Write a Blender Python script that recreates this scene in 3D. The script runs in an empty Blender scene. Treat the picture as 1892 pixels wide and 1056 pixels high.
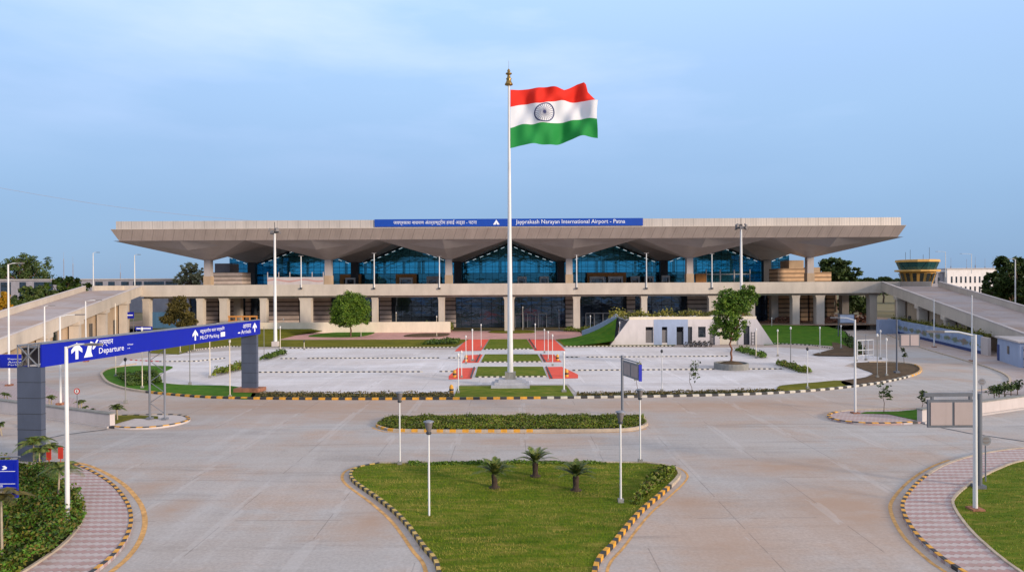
import bpy, math, random
import numpy as np
from mathutils import Vector, Matrix
from mathutils.geometry import tessellate_polygon
random.seed(7); RNG = np.random.default_rng(11)
R = math.radians
scene = bpy.context.scene
COL = scene.collection

# ------------------------------------------------------------------ camera
CAM_H, F_PX, IW, IH = 10.7, 1260.0, 1892.0, 1056.0
cam_data = bpy.data.cameras.new('camera')
cam = bpy.data.objects.new('camera', cam_data); COL.objects.link(cam)
cam_data.sensor_fit = 'HORIZONTAL'; cam_data.sensor_width = 36.0
cam_data.lens = 36.0 * F_PX / IW
cam_data.clip_start = 0.2; cam_data.clip_end = 9000
CM = Matrix.Rotation(math.pi/2 - math.atan(6/F_PX), 3, 'X') @ Matrix.Rotation(R(-0.3), 3, 'Z')
cam.matrix_world = Matrix.Translation((0, 0, CAM_H)) @ CM.to_4x4()
scene.camera = cam

def ray(px, py):
    return CM @ Vector(((px-IW/2)/F_PX, -(py-IH/2)/F_PX, -1.0))
def G(px, py, z=0.0):
    d = ray(px, py); t = (z-CAM_H)/d.z
    return Vector((d.x*t, d.y*t, z))
def P(px, py, Y):
    d = ray(px, py); t = Y/d.y
    return Vector((d.x*t, Y, CAM_H+d.z*t))
def GS(pts, z=0.0):
    return [G(x, y, z) for x, y in pts]

# ------------------------------------------------------------------ materials
def new_mat(name):
    m = bpy.data.materials.new(name); m.use_nodes = True
    nt = m.node_tree; b = nt.nodes['Principled BSDF']
    return m, nt, b
def N(nt, typ, **kw):
    n = nt.nodes.new(typ)
    for k, v in kw.items(): setattr(n, k, v)
    return n
def pos_scaled(nt, scale):
    g = N(nt, 'ShaderNodeNewGeometry'); mp = N(nt, 'ShaderNodeMapping')
    nt.links.new(g.outputs['Position'], mp.inputs['Vector'])
    mp.inputs['Scale'].default_value = scale
    return mp.outputs['Vector']
def noise(nt, vec, scale=1.0, detail=4, rough=.55):
    n = N(nt, 'ShaderNodeTexNoise'); n.inputs['Scale'].default_value = scale
    n.inputs['Detail'].default_value = detail; n.inputs['Roughness'].default_value = rough
    if vec is not None: nt.links.new(vec, n.inputs['Vector'])
    return n.outputs['Fac']
def ramp(nt, fac, stops):
    r = N(nt, 'ShaderNodeValToRGB'); e = r.color_ramp.elements
    while len(e) < len(stops): e.new(.5)
    for el, (p, c) in zip(e, stops):
        el.position = p; el.color = (*c, 1) if len(c) == 3 else c
    nt.links.new(fac, r.inputs['Fac'])
    return r.outputs['Color']
def mixc(nt, fac, a, b, mode='MIX'):
    m = N(nt, 'ShaderNodeMix', data_type='RGBA', blend_type=mode)
    for i, v in ((0, fac), (6, a), (7, b)):
        if hasattr(v, 'links'): nt.links.new(v, m.inputs[i])
        elif i == 0: m.inputs[i].default_value = v
        else: m.inputs[i].default_value = (*v, 1)
    return m.outputs[2]
def math_(nt, op, a, b=None, c=None):
    m = N(nt, 'ShaderNodeMath', operation=op)
    for i, v in enumerate((a, b, c)):
        if v is None: continue
        if hasattr(v, 'links'): nt.links.new(v, m.inputs[i])
        else: m.inputs[i].default_value = v
    return m.outputs[0]
def bump(nt, b, h, strength=.3, dist=.05):
    n = N(nt, 'ShaderNodeBump'); n.inputs['Strength'].default_value = strength
    n.inputs['Distance'].default_value = dist
    nt.links.new(h, n.inputs['Height']); nt.links.new(n.outputs['Normal'], b.inputs['Normal'])

def plain(name, c, rough=.6, metal=0.0, var=.18, scale=.8, spec=.4):
    """paint or plaster with weathering blotches"""
    m, nt, b = new_mat(name)
    f = noise(nt, pos_scaled(nt, (1, 1, .45)), scale, 5, .65)
    lo = tuple(x*(1-var) for x in c); hi = tuple(min(1, x*(1+var)) for x in c)
    col = ramp(nt, f, [(.3, lo), (.7, hi)])
    g_ = noise(nt, pos_scaled(nt, (2.2, 2.2, .25)), scale*1.3, 6, .75)
    col = mixc(nt, ramp(nt, g_, [(.52, (0, 0, 0)), (.8, (min(.7, var*2.4),)*3)]), col, tuple(x*.5 for x in c))
    nt.links.new(col, b.inputs['Base Color'])
    b.inputs['Roughness'].default_value = rough; b.inputs['Metallic'].default_value = metal
    b.inputs['Specular IOR Level'].default_value = spec
    return m

M = {}
M['cream'] = plain('cream_concrete', (.51, .44, .37), .75, var=.13, scale=.35)
M['tan'] = plain('tan_plaster', (.46, .34, .23), .8, var=.16, scale=.4)
M['pale'] = plain('pale_plaster', (.50, .44, .42), .8, var=.10, scale=.6)
M['bluewall'] = plain('pale_blue_surface', (.30, .36, .50), .7, var=.08)
M['steel'] = plain('grey_steel', (.20, .21, .24), .45, .3)
M['pillar'] = plain('slate_cladding', (.085, .10, .145), .5, .2, var=.12)
M['white'] = plain('white_paint', (.64, .63, .62), .5, var=.12)
M['whitecream'] = plain('cream_paint', (.72, .62, .48), .5, var=.08)
M['dark'] = plain('dark_metal', (.035, .037, .045), .5, var=.2)
M['black'] = plain('black_paint', (.035, .033, .033), .6, var=.3)
M['yellow'] = plain('yellow_paint', (.62, .30, .03), .6, var=.25, scale=3)
M['dullyellow'] = plain('faded_kerb_paint', (.52, .35, .11), .8, var=.3, scale=4)
M['yellowline'] = plain('worn_yellow_line', (.55, .30, .10), .8, var=.4, scale=2.2)
M['whitekerb'] = plain('white_kerb_paint', (.52, .48, .41), .7, var=.15, scale=3)
M['plainkerb'] = plain('bare_kerb_concrete', (.42, .34, .26), .85, var=.2, scale=2)
M['signblue'] = plain('blue_sign_sheet', (.002, .012, .34), .4, var=.06)
M['signtop'] = plain('blue_roof_sheet', (.006, .055, .36), .4, var=.06)
M['letter'] = plain('white_lettering', (.82, .84, .88), .5, var=.02)
M['red'] = plain('red_sheet', (.45, .035, .02), .6)
M['orange'] = plain('orange_timber', (.52, .22, .055), .55, var=.2, scale=1.5)
M['gold'] = plain('aged_brass', (.30, .19, .06), .35, .7)
M['bark'] = plain('bark', (.12, .075, .05), .9, var=.35, scale=6)
M['barkred'] = plain('red_brown_bark', (.20, .085, .05), .9, var=.35, scale=6)
M['palebark'] = plain('pale_palm_stem', (.34, .28, .20), .9, var=.3, scale=6)
M['soffit'] = plain('soffit_panel', (.45, .405, .39), .42, .0, var=.1, scale=.25)
M['signback'] = plain('sign_back_panel', (.36, .29, .28), .6, var=.1)
M['cycadtrunk'] = plain('scaly_dark_trunk', (.05, .032, .022), .95, var=.4, scale=9)
M['stone'] = plain('grey_stone', (.36, .36, .39), .7, var=.15, scale=2)
M['rubble'] = plain('red_rubble', (.28, .12, .07), .95, var=.5, scale=2.5)
M['planter'] = plain('mossy_concrete', (.22, .215, .20), .9, var=.25, scale=2)
M['tower'] = plain('ochre_paint', (.62, .345, .09), .7, var=.12)
M['farwhite'] = plain('white_far_render', (.78, .72, .70), .8, var=.1)
M['fargrey'] = plain('grey_far_render', (.30, .28, .31), .8, var=.12)
M['shutter'] = plain('grey_shutter', (.16, .145, .145), .6, var=.2)
M['tyre'] = plain('rubber', (.02, .02, .022), .8)
M['blueboard'] = plain('painted_blue_screen', (.05, .13, .24), .6)

def corrugated(name, c, period, dark=.75):
    m, nt, b = new_mat(name)
    g = N(nt, 'ShaderNodeNewGeometry'); s = N(nt, 'ShaderNodeSeparateXYZ')
    nt.links.new(g.outputs['Position'], s.inputs[0])
    w = math_(nt, 'SINE', math_(nt, 'MULTIPLY', math_(nt, 'ADD', s.outputs[0], s.outputs[1]), 2*math.pi/period))
    w2 = math_(nt, 'LESS_THAN', math_(nt, 'FRACT', math_(nt, 'MULTIPLY', math_(nt, 'ADD', s.outputs[0], s.outputs[1]), 1/(period*4))), .06)
    f = noise(nt, pos_scaled(nt, (.5, .5, .12)), .8, 5, .6)
    col = ramp(nt, f, [(.3, tuple(x*.86 for x in c)), (.7, tuple(x*1.1 for x in c))])
    col = mixc(nt, math_(nt, 'MULTIPLY', w2, 1-dark), col, (0.05, .04, .04))
    nt.links.new(col, b.inputs['Base Color'])
    b.inputs['Roughness'].default_value = .5; b.inputs['Metallic'].default_value = .15
    bump(nt, b, w, .18, .03)
    return m
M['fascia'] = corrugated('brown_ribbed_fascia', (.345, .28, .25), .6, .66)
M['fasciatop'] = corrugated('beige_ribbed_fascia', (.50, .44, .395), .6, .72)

def louvre(name, c, slot=.55, period=1.05):
    """plaster wall with deep horizontal grooves"""
    m, nt, b = new_mat(name)
    g = N(nt, 'ShaderNodeNewGeometry'); s = N(nt, 'ShaderNodeSeparateXYZ')
    nt.links.new(g.outputs['Position'], s.inputs[0])
    fr = math_(nt, 'FRACT', math_(nt, 'MULTIPLY', s.outputs[2], 1/period))
    line = math_(nt, 'LESS_THAN', fr, .24)
    f = noise(nt, pos_scaled(nt, (1, 1, 1)), .7, 4)
    col = ramp(nt, f, [(.3, tuple(x*.85 for x in c)), (.7, tuple(x*1.1 for x in c))])
    nt.links.new(mixc(nt, line, col, tuple(x*.18 for x in c)), b.inputs['Base Color'])
    b.inputs['Roughness'].default_value = .8
    return m
M['louvre'] = louvre('grooved_grey_stone', (.58, .47, .41))
M['louvre_sunlit'] = louvre('sunlit_grooved_stone', (.66, .42, .24))  # same grooved stone with the orange sunlight put into its colour

def glass(name, tint, trans, gx, gz, line=.035, rough=.06, base=(.01, .03, .06), mull=(.012, .016, .024), metal=0.0):
    """tinted glazing in a dark grid: partly clear, partly mirror"""
    m, nt, b = new_mat(name)
    g = N(nt, 'ShaderNodeNewGeometry'); s = N(nt, 'ShaderNodeSeparateXYZ')
    nt.links.new(g.outputs['Position'], s.inputs[0])
    fx = math_(nt, 'FRACT', math_(nt, 'MULTIPLY', math_(nt, 'ADD', s.outputs[0], s.outputs[1]), 1/gx))
    fz = math_(nt, 'FRACT', math_(nt, 'MULTIPLY', s.outputs[2], 1/gz))
    grid = math_(nt, 'MAXIMUM', math_(nt, 'LESS_THAN', fx, line*2/gx*1.2), math_(nt, 'LESS_THAN', fz, line*2/gz*1.2))
    b.inputs['Base Color'].default_value = (*base, 1); b.inputs['Roughness'].default_value = rough
    b.inputs['IOR'].default_value = 1.7; b.inputs['Metallic'].default_value = metal; b.inputs['Specular IOR Level'].default_value = .7
    # every pane tilts a hair: broken reflections
    vo = N(nt, 'ShaderNodeTexNoise'); vo.inputs['Scale'].default_value = .35
    nt.links.new(pos_scaled(nt, (1, 1, 1.6)), vo.inputs['Vector'])
    bump(nt, b, vo.outputs['Fac'], .25, .25)
    tr = N(nt, 'ShaderNodeBsdfTransparent'); tr.inputs[0].default_value = (*tint, 1)
    mx = N(nt, 'ShaderNodeMixShader'); mx.inputs[0].default_value = trans
    nt.links.new(b.outputs[0], mx.inputs[1]); nt.links.new(tr.outputs[0], mx.inputs[2])
    fr = N(nt, 'ShaderNodeBsdfDiffuse'); fr.inputs[0].default_value = (*mull, 1)
    m2 = N(nt, 'ShaderNodeMixShader'); nt.links.new(grid, m2.inputs[0])
    nt.links.new(mx.outputs[0], m2.inputs[1]); nt.links.new(fr.outputs[0], m2.inputs[2])
    nt.links.new(m2.outputs[0], nt.nodes['Material Output'].inputs['Surface'])
    return m
M['glass'] = glass('teal_glazing', (.05, .40, .58), .55, 1.9, 1.7, base=(.09, .40, .52), metal=.8)
M['backglass'] = glass('clear_glazing', (.6, .95, 1.0), .92, 3.8, 1.7, .06)
M['lowglass'] = glass('smoked_glazing', (.12, .19, .28), .45, 2.4, 2.6, base=(.13, .19, .28), metal=.65)
M['cabglass'] = glass('cab_glazing', (.3, .6, .55), .15, 2.2, 6, .06, base=(.03, .13, .15), metal=.5)
M['window'] = glass('dark_window', (.1, .2, .25), .0, 1.2, 5, .03, base=(.012, .02, .03))

def road_mat(name, a, c, joint=True, jx=4.6, jy=6.4, stain=(.27, .17, .115), dust=()):
    m, nt, b = new_mat(name)
    big = noise(nt, pos_scaled(nt, (.045, .075, 1)), 1, 5, .6)
    streak = noise(nt, pos_scaled(nt, (.09, .9, 1)), 1, 5, .65)
    lane = noise(nt, pos_scaled(nt, (.7, .05, 1)), 1, 4, .6)
    fine = noise(nt, pos_scaled(nt, (7, 7, 7)), 1, 5, .7)
    col = ramp(nt, big, [(.35, a), (.65, c)])
    col = mixc(nt, ramp(nt, streak, [(.45, (0, 0, 0)), (.8, (.35, .35, .35))]), col, tuple(x*1.3 for x in c))
    col = mixc(nt, ramp(nt, lane, [(.52, (0, 0, 0)), (.75, (.40, .40, .40))]), col, tuple(x*1.3 for x in c))
    st = noise(nt, pos_scaled(nt, (.11, .17, 1)), 1, 6, .7)
    col = mixc(nt, ramp(nt, st, [(.48, (0, 0, 0)), (.72, (.75, .75, .75))]), col, stain)
    wide = noise(nt, pos_scaled(nt, (.016, .05, 1)), 1.0, 4, .6)
    col = mixc(nt, ramp(nt, wide, [(.5, (0, 0, 0)), (.62, (.45, .45, .45))]), col, tuple(x*1.12 for x in stain))
    wp = N(nt, 'ShaderNodeTexNoise'); wp.inputs['Scale'].default_value = 1; wp.inputs['Detail'].default_value = 7; wp.inputs['Roughness'].default_value = .7; wp.inputs['Distortion'].default_value = 1.6
    nt.links.new(pos_scaled(nt, (.05, .55, 1)), wp.inputs['Vector'])
    col = mixc(nt, ramp(nt, wp.outputs['Fac'], [(.54, (0, 0, 0)), (.70, (.42, .42, .42))]), col, tuple(x*.5 for x in a))
    st2 = noise(nt, pos_scaled(nt, (.35, .12, 1)), 1.3, 6, .75)
    col = mixc(nt, ramp(nt, st2, [(.6, (0, 0, 0)), (.8, (.5, .5, .5))]), col, tuple(x*.6 for x in a))
    col = mixc(nt, .5, col, ramp(nt, fine, [(.3, (.5, .5, .5)), (.7, (1.0, 1.0, 1.0))]), 'MULTIPLY')
    col = mixc(nt, 1.0, col, (1.28, 1.28, 1.28), 'MULTIPLY')
    if dust:
        # red dust swept into drifts on the paving, each with its own ragged outline
        gd = N(nt, 'ShaderNodeNewGeometry'); rag = noise(nt, pos_scaled(nt, (.5, .9, 1)), 1, 6, .7); acc = None
        for (dx, dy, rx, ry, wgt) in dust:
            mp_ = N(nt, 'ShaderNodeVectorMath', operation='SUBTRACT'); nt.links.new(gd.outputs['Position'], mp_.inputs[0]); mp_.inputs[1].default_value = (dx, dy, 0)
            ms_ = N(nt, 'ShaderNodeVectorMath', operation='MULTIPLY'); nt.links.new(mp_.outputs[0], ms_.inputs[0]); ms_.inputs[1].default_value = (1/rx, 1/ry, 0)
            ln_ = N(nt, 'ShaderNodeVectorMath', operation='LENGTH'); nt.links.new(ms_.outputs[0], ln_.inputs[0])
            v_ = math_(nt, 'MULTIPLY', math_(nt, 'MAXIMUM', math_(nt, 'SUBTRACT', 1.0, ln_.outputs['Value']), 0.0), wgt)
            acc = v_ if acc is None else math_(nt, 'MAXIMUM', acc, v_)
        df = math_(nt, 'MULTIPLY', acc, math_(nt, 'MULTIPLY', rag, 2.2))
        col = mixc(nt, ramp(nt, df, [(.08, (0, 0, 0)), (.75, (.8, .8, .8))]), col, tuple(x*1.05 for x in stain))
    if joint:
        g = N(nt, 'ShaderNodeNewGeometry'); s = N(nt, 'ShaderNodeSeparateXYZ')
        nt.links.new(g.outputs['Position'], s.inputs[0])
        fx = math_(nt, 'FRACT', math_(nt, 'DIVIDE', math_(nt, 'ADD', s.outputs[0], 201.6), jx))
        fy = math_(nt, 'FRACT', math_(nt, 'DIVIDE', math_(nt, 'ADD', s.outputs[1], 1.2), jy))
        gap = noise(nt, pos_scaled(nt, (.22, .22, 1)), 1, 3)
        l = math_(nt, 'MAXIMUM', math_(nt, 'LESS_THAN', fx, .05/jx), math_(nt, 'LESS_THAN', fy, .06/jy))
        l = math_(nt, 'MULTIPLY', l, math_(nt, 'MULTIPLY', math_(nt, 'GREATER_THAN', gap, .49), .34))
        col = mixc(nt, l, col, (.07, .065, .065))
        dx_ = math_(nt, 'ABSOLUTE', math_(nt, 'SUBTRACT', math_(nt, 'FRACT', math_(nt, 'ADD', math_(nt, 'DIVIDE', math_(nt, 'ADD', s.outputs[0], 201.6), jx), .5)), .5))
        wash = noise(nt, pos_scaled(nt, (.5, .14, 1)), 1, 4, .65)
        wl = math_(nt, 'MULTIPLY', math_(nt, 'LESS_THAN', math_(nt, 'ADD', dx_, math_(nt, 'MULTIPLY', fine, .04)), .085), math_(nt, 'MULTIPLY', math_(nt, 'GREATER_THAN', wash, .55), .20))
        col = mixc(nt, wl, col, tuple(x*1.6 for x in c))
        # slab to slab tone
        wn = N(nt, 'ShaderNodeTexWhiteNoise', noise_dimensions='2D')
        cv = N(nt, 'ShaderNodeCombineXYZ')
        nt.links.new(math_(nt, 'FLOOR', math_(nt, 'DIVIDE', math_(nt, 'ADD', s.outputs[0], 201.6), jx)), cv.inputs[0])
        nt.links.new(math_(nt, 'FLOOR', math_(nt, 'DIVIDE', math_(nt, 'ADD', s.outputs[1], 1.2), jy)), cv.inputs[1])
        nt.links.new(cv.outputs[0], wn.inputs['Vector'])
        col = mixc(nt, .10, col, ramp(nt, wn.outputs['Value'], [(0, (.55, .55, .55)), (1, (1, 1, 1))]), 'MULTIPLY')
    nt.links.new(col, b.inputs['Base Color']); b.inputs['Roughness'].default_value = .82
    b.inputs['Specular IOR Level'].default_value = .25
    bump(nt, b, fine, .15, .02)
    return m
M['road'] = road_mat('worn_concrete_road', (.345, .305, .282), (.345, .33, .328), stain=(.365, .245, .175), dust=[(*G(x, y)[:2], rx, ry, w_*.72) for x, y, rx, ry, w_ in
    ((560, 749, 34, 7, 1.0), (1300, 748, 30, 6, .9), (1570, 935, 5.5, 6.5, 1.1), (1440, 862, 9, 4, .9), (1340, 1010, 3.5, 4, .8), (320, 940, 1.8, 3, .8), (280, 900, 2.5, 3.0, .6), (640, 770, 12, 4, .8), (880, 815, 16, 2.5, .5), (690, 960, 2.2, 5, .8), (1270, 930, 2.0, 5, .7), (330, 700, 20, 14, .8), (1650, 850, 6, 3, .6))])
M['lot'] = road_mat('new_white_concrete', (.44, .41, .41), (.56, .54, .56), True, 5.5, 4.0, (.42, .37, .35))
M['ramproad'] = road_mat('ramp_paving', (.30, .25, .245), (.33, .295, .30), False)
M['dirt'] = road_mat('bare_dirt', (.30, .20, .135), (.27, .195, .14), False)

def ground_mat(name, cols, scale=1.0, stretch=(1, 1, 1), bmp=.4):
    m, nt, b = new_mat(name)
    f = noise(nt, pos_scaled(nt, tuple(scale*x for x in stretch)), 1, 7, .7)
    f2 = noise(nt, pos_scaled(nt, (.16, .3, 1)), 1, 4, .6)
    k = len(cols)-1
    c1 = ramp(nt, f, [(.28+.44*i/k, c) for i, c in enumerate(cols)])
    nt.links.new(mixc(nt, .55, c1, ramp(nt, f2, [(.3, (.55, .6, .45)), (.7, (1.15, 1.08, 1.0))]), 'MULTIPLY'), b.inputs['Base Color'])
    b.inputs['Roughness'].default_value = .95; b.inputs['Specular IOR Level'].default_value = .1
    bump(nt, b, f, bmp, .08)
    return m
M['lawn'] = ground_mat('mown_turf', [(.045, .095, .006), (.085, .14, .008), (.15, .165, .02), (.28, .22, .06)], 1.0, (.7, 2.6, 1))
M['lawn2'] = ground_mat('rough_turf', [(.07, .085, .008), (.13, .13, .012), (.21, .18, .03)], .7, (.5, 1.5, 1))
M['brightlawn'] = ground_mat('fresh_turf', [(.035, .10, .006), (.055, .15, .01), (.11, .17, .015)], .8)
M['soil'] = ground_mat('dark_soil', [(.055, .04, .03), (.11, .075, .05), (.15, .10, .06)], 1.2)
M['bed'] = ground_mat('soil_under_plants', [(.02, .03, .008), (.04, .045, .015), (.06, .05, .02)], 2)
M['far'] = ground_mat('dry_land', [(.14, .13, .07), (.20, .17, .10), (.25, .21, .15)], .05)

def paver_mat(name, a, c, period=.46):
    m, nt, b = new_mat(name)
    g = N(nt, 'ShaderNodeNewGeometry'); s = N(nt, 'ShaderNodeSeparateXYZ')
    nt.links.new(g.outputs['Position'], s.inputs[0])
    zig = math_(nt, 'PINGPONG', math_(nt, 'MULTIPLY', s.outputs[0], 3.1), .5)
    t = math_(nt, 'ADD', math_(nt, 'MULTIPLY', s.outputs[1], 1/period), math_(nt, 'MULTIPLY', zig, .42))
    band = math_(nt, 'LESS_THAN', math_(nt, 'FRACT', t), .5)
    jt = math_(nt, 'LESS_THAN', math_(nt, 'FRACT', math_(nt, 'MULTIPLY', t, 2)), .12)
    wear = noise(nt, pos_scaled(nt, (.5, .8, 1)), 1, 5, .7)
    col = mixc(nt, band, a, c)
    col = mixc(nt, math_(nt, 'MULTIPLY', jt, .45), col, (.12, .10, .10))
    col = mixc(nt, ramp(nt, wear, [(.4, (0, 0, 0)), (.75, (.6, .6, .6))]), col, (.42, .35, .33))
    w2 = noise(nt, pos_scaled(nt, (.9, 1.4, 1)), 1.2, 6, .75)
    col = mixc(nt, ramp(nt, w2, [(.52, (0, 0, 0)), (.72, (.6, .6, .6))]), col, (.26, .17, .12))
    nt.links.new(col, b.inputs['Base Color']); b.inputs['Roughness'].default_value = .85
    return m
M['paver'] = paver_mat('zigzag_pavers', (.46, .39, .38), (.36, .22, .21), .56)
M['plaza'] = plain('pink_plaza_paving', (.50, .27, .24), .8, var=.18, scale=.4)
M['redpath'] = plain('red_painted_path', (.70, .075, .04), .8, var=.12, scale=.8)

def leaf_mat(name, cols, rough=.55):
    m, nt, b = new_mat(name)
    g = N(nt, 'ShaderNodeNewGeometry')
    k = max(1, len(cols)-1)
    col = ramp(nt, g.outputs['Random Per Island'], [(i/k, c) for i, c in enumerate(cols)])
    big = noise(nt, pos_scaled(nt, (.55, .55, .55)), 1, 3)
    col = mixc(nt, .6, col, ramp(nt, big, [(.33, (.30, .38, .28)), (.66, (1.35, 1.25, 1.0))]), 'MULTIPLY')
    nt.links.new(col, b.inputs['Base Color']); b.inputs['Roughness'].default_value = rough
    b.inputs['Specular IOR Level'].default_value = .25
    b.inputs['Subsurface Weight'].default_value = 0
    return m
M['leaf'] = leaf_mat('green_leaves', [(.025, .06, .008), (.05, .095, .014), (.10, .14, .022)])
M['leafbright'] = leaf_mat('bright_leaves', [(.04, .11, .01), (.10, .18, .018), (.18, .26, .03)])
M['leafdark'] = leaf_mat('dark_leaves', [(.025, .05, .012), (.05, .085, .02), (.085, .11, .03)])
M['leafolive'] = leaf_mat('olive_leaves', [(.05, .045, .012), (.09, .075, .018), (.13, .10, .03)])
M['leafyellow'] = leaf_mat('yellow_green_leaves', [(.12, .13, .02), (.20, .20, .04), (.28, .24, .06)])
M['leaforange'] = leaf_mat('orange_blossom', [(.45, .20, .01), (.5, .28, .02), (.10, .12, .02)])
M['cover'] = leaf_mat('ground_cover_leaves', [(.02, .055, .006), (.06, .12, .010), (.11, .14, .015), (.16, .11, .03), (.05, .14, .012), (.09, .20, .02)])
M['hedge'] = leaf_mat('hedge_leaves', [(.06, .10, .008), (.10, .15, .012), (.15, .19, .02), (.16, .11, .05)])
M['blade'] = leaf_mat('grass_blades', [(.05, .11, .006), (.09, .16, .010), (.14, .18, .015), (.24, .20, .05)])
def turf_blades():
    m, nt, b = new_mat('turf_blades'); g = N(nt, 'ShaderNodeNewGeometry')
    col = ramp(nt, g.outputs['Random Per Island'], [(0, (.085, .155, .006)), (.5, (.14, .22, .010)), (1, (.21, .265, .016))])
    p = noise(nt, pos_scaled(nt, (.42, 1.5, 1)), 1, 6, .72)
    col = mixc(nt, ramp(nt, p, [(.47, (0, 0, 0)), (.58, (.95, .95, .95))]), col, (.37, .30, .085))
    d = noise(nt, pos_scaled(nt, (.3, .9, 1)), 1.3, 5, .7)
    col = mixc(nt, .8, col, ramp(nt, d, [(.36, (.45, .55, .4)), (.62, (1.15, 1.1, 1))]), 'MULTIPLY')
    nt.links.new(col, b.inputs['Base Color']); b.inputs['Roughness'].default_value = .7; b.inputs['Specular IOR Level'].default_value = .15
    return m
M['blade'] = turf_blades()
M['leafpale'] = leaf_mat('pale_dusty_leaves', [(.22, .23, .14), (.30, .30, .19), (.38, .36, .25)])
M['signframe'] = plain('slate_sign_frame', (.10, .11, .135), .5)
M['palmleaf'] = leaf_mat('palm_fronds', [(.035, .07, .012), (.07, .11, .02), (.16, .16, .045)])
M['drygrass'] = leaf_mat('dry_verge_plants', [(.12, .10, .03), (.16, .12, .05), (.07, .08, .02), (.20, .13, .07)])

def cloth(name, c):
    m, nt, b = new_mat(name)
    b.inputs['Base Color'].default_value = (*c, 1); b.inputs['Roughness'].default_value = .8
    tl = N(nt, 'ShaderNodeBsdfTranslucent'); tl.inputs[0].default_value = (*c, 1)
    mx = N(nt, 'ShaderNodeMixShader'); mx.inputs[0].default_value = .3
    nt.links.new(b.outputs[0], mx.inputs[1]); nt.links.new(tl.outputs[0], mx.inputs[2])
    nt.links.new(mx.outputs[0], nt.nodes['Material Output'].inputs['Surface'])
    f = noise(nt, pos_scaled(nt, (60, 60, 60)), 1, 2); bump(nt, b, f, .05, .01)
    return m
M['flagred'] = cloth('red_bunting', (.80, .022, .008))
M['flagwhite'] = cloth('white_bunting', (.80, .80, .82))
M['flaggreen'] = cloth('green_bunting', (.012, .27, .05))
M['navy'] = cloth('navy_print', (.05, .06, .17))
M['pavilion'] = plain('whitewashed_concrete', (.60, .545, .535), .8, var=.10, scale=.6)

def mural_mat():
    m, nt, b = new_mat('painted_mural')
    f = noise(nt, pos_scaled(nt, (.5, .5, .8)), 1.1, 6, .7)
    f2 = noise(nt, pos_scaled(nt, (1.2, .35, .5)), 1, 5, .7)
    g = N(nt, 'ShaderNodeNewGeometry'); s = N(nt, 'ShaderNodeSeparateXYZ')
    nt.links.new(g.outputs['Position'], s.inputs[0])
    jit = noise(nt, pos_scaled(nt, (0, .5, 1.6)), 1, 5, .7)
    plant = math_(nt, 'ABSOLUTE', math_(nt, 'SINE', math_(nt, 'ADD', math_(nt, 'MULTIPLY', s.outputs[1], .9), math_(nt, 'MULTIPLY', jit, 4.5))))
    hgt = math_(nt, 'SUBTRACT', 1.15, math_(nt, 'ABSOLUTE', math_(nt, 'SUBTRACT', s.outputs[2], 1.35)))
    f3 = noise(nt, pos_scaled(nt, (2, 2, 2)), 1, 5, .8)
    mask = math_(nt, 'MULTIPLY', math_(nt, 'ADD', math_(nt, 'MULTIPLY', plant, .45), f2), math_(nt, 'MULTIPLY', hgt, math_(nt, 'ADD', f3, .25)))
    col = ramp(nt, f, [(.3, (.18, .26, .42)), (.7, (.33, .42, .58))])
    pl = ramp(nt, f2, [(.3, (.05, .11, .05)), (.5, (.14, .17, .06)), (.7, (.25, .11, .08))])
    col = mixc(nt, ramp(nt, mask, [(.42, (0, 0, 0)), (.6, (.85, .85, .85))]), col, pl)
    nt.links.new(col, b.inputs['Base Color']); b.inputs['Roughness'].default_value = .7
    return m
M['mural'] = mural_mat()
M['muralbase'] = plain('navy_mural_base', (.02, .045, .16), .6)
m_, nt_, b_ = new_mat('strip_light'); b_.inputs['Base Color'].default_value = (.8, .85, .9, 1)
b_.inputs['Emission Color'].default_value = (.8, .92, 1, 1); b_.inputs['Emission Strength'].default_value = .5
M['strip'] = m_

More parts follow.
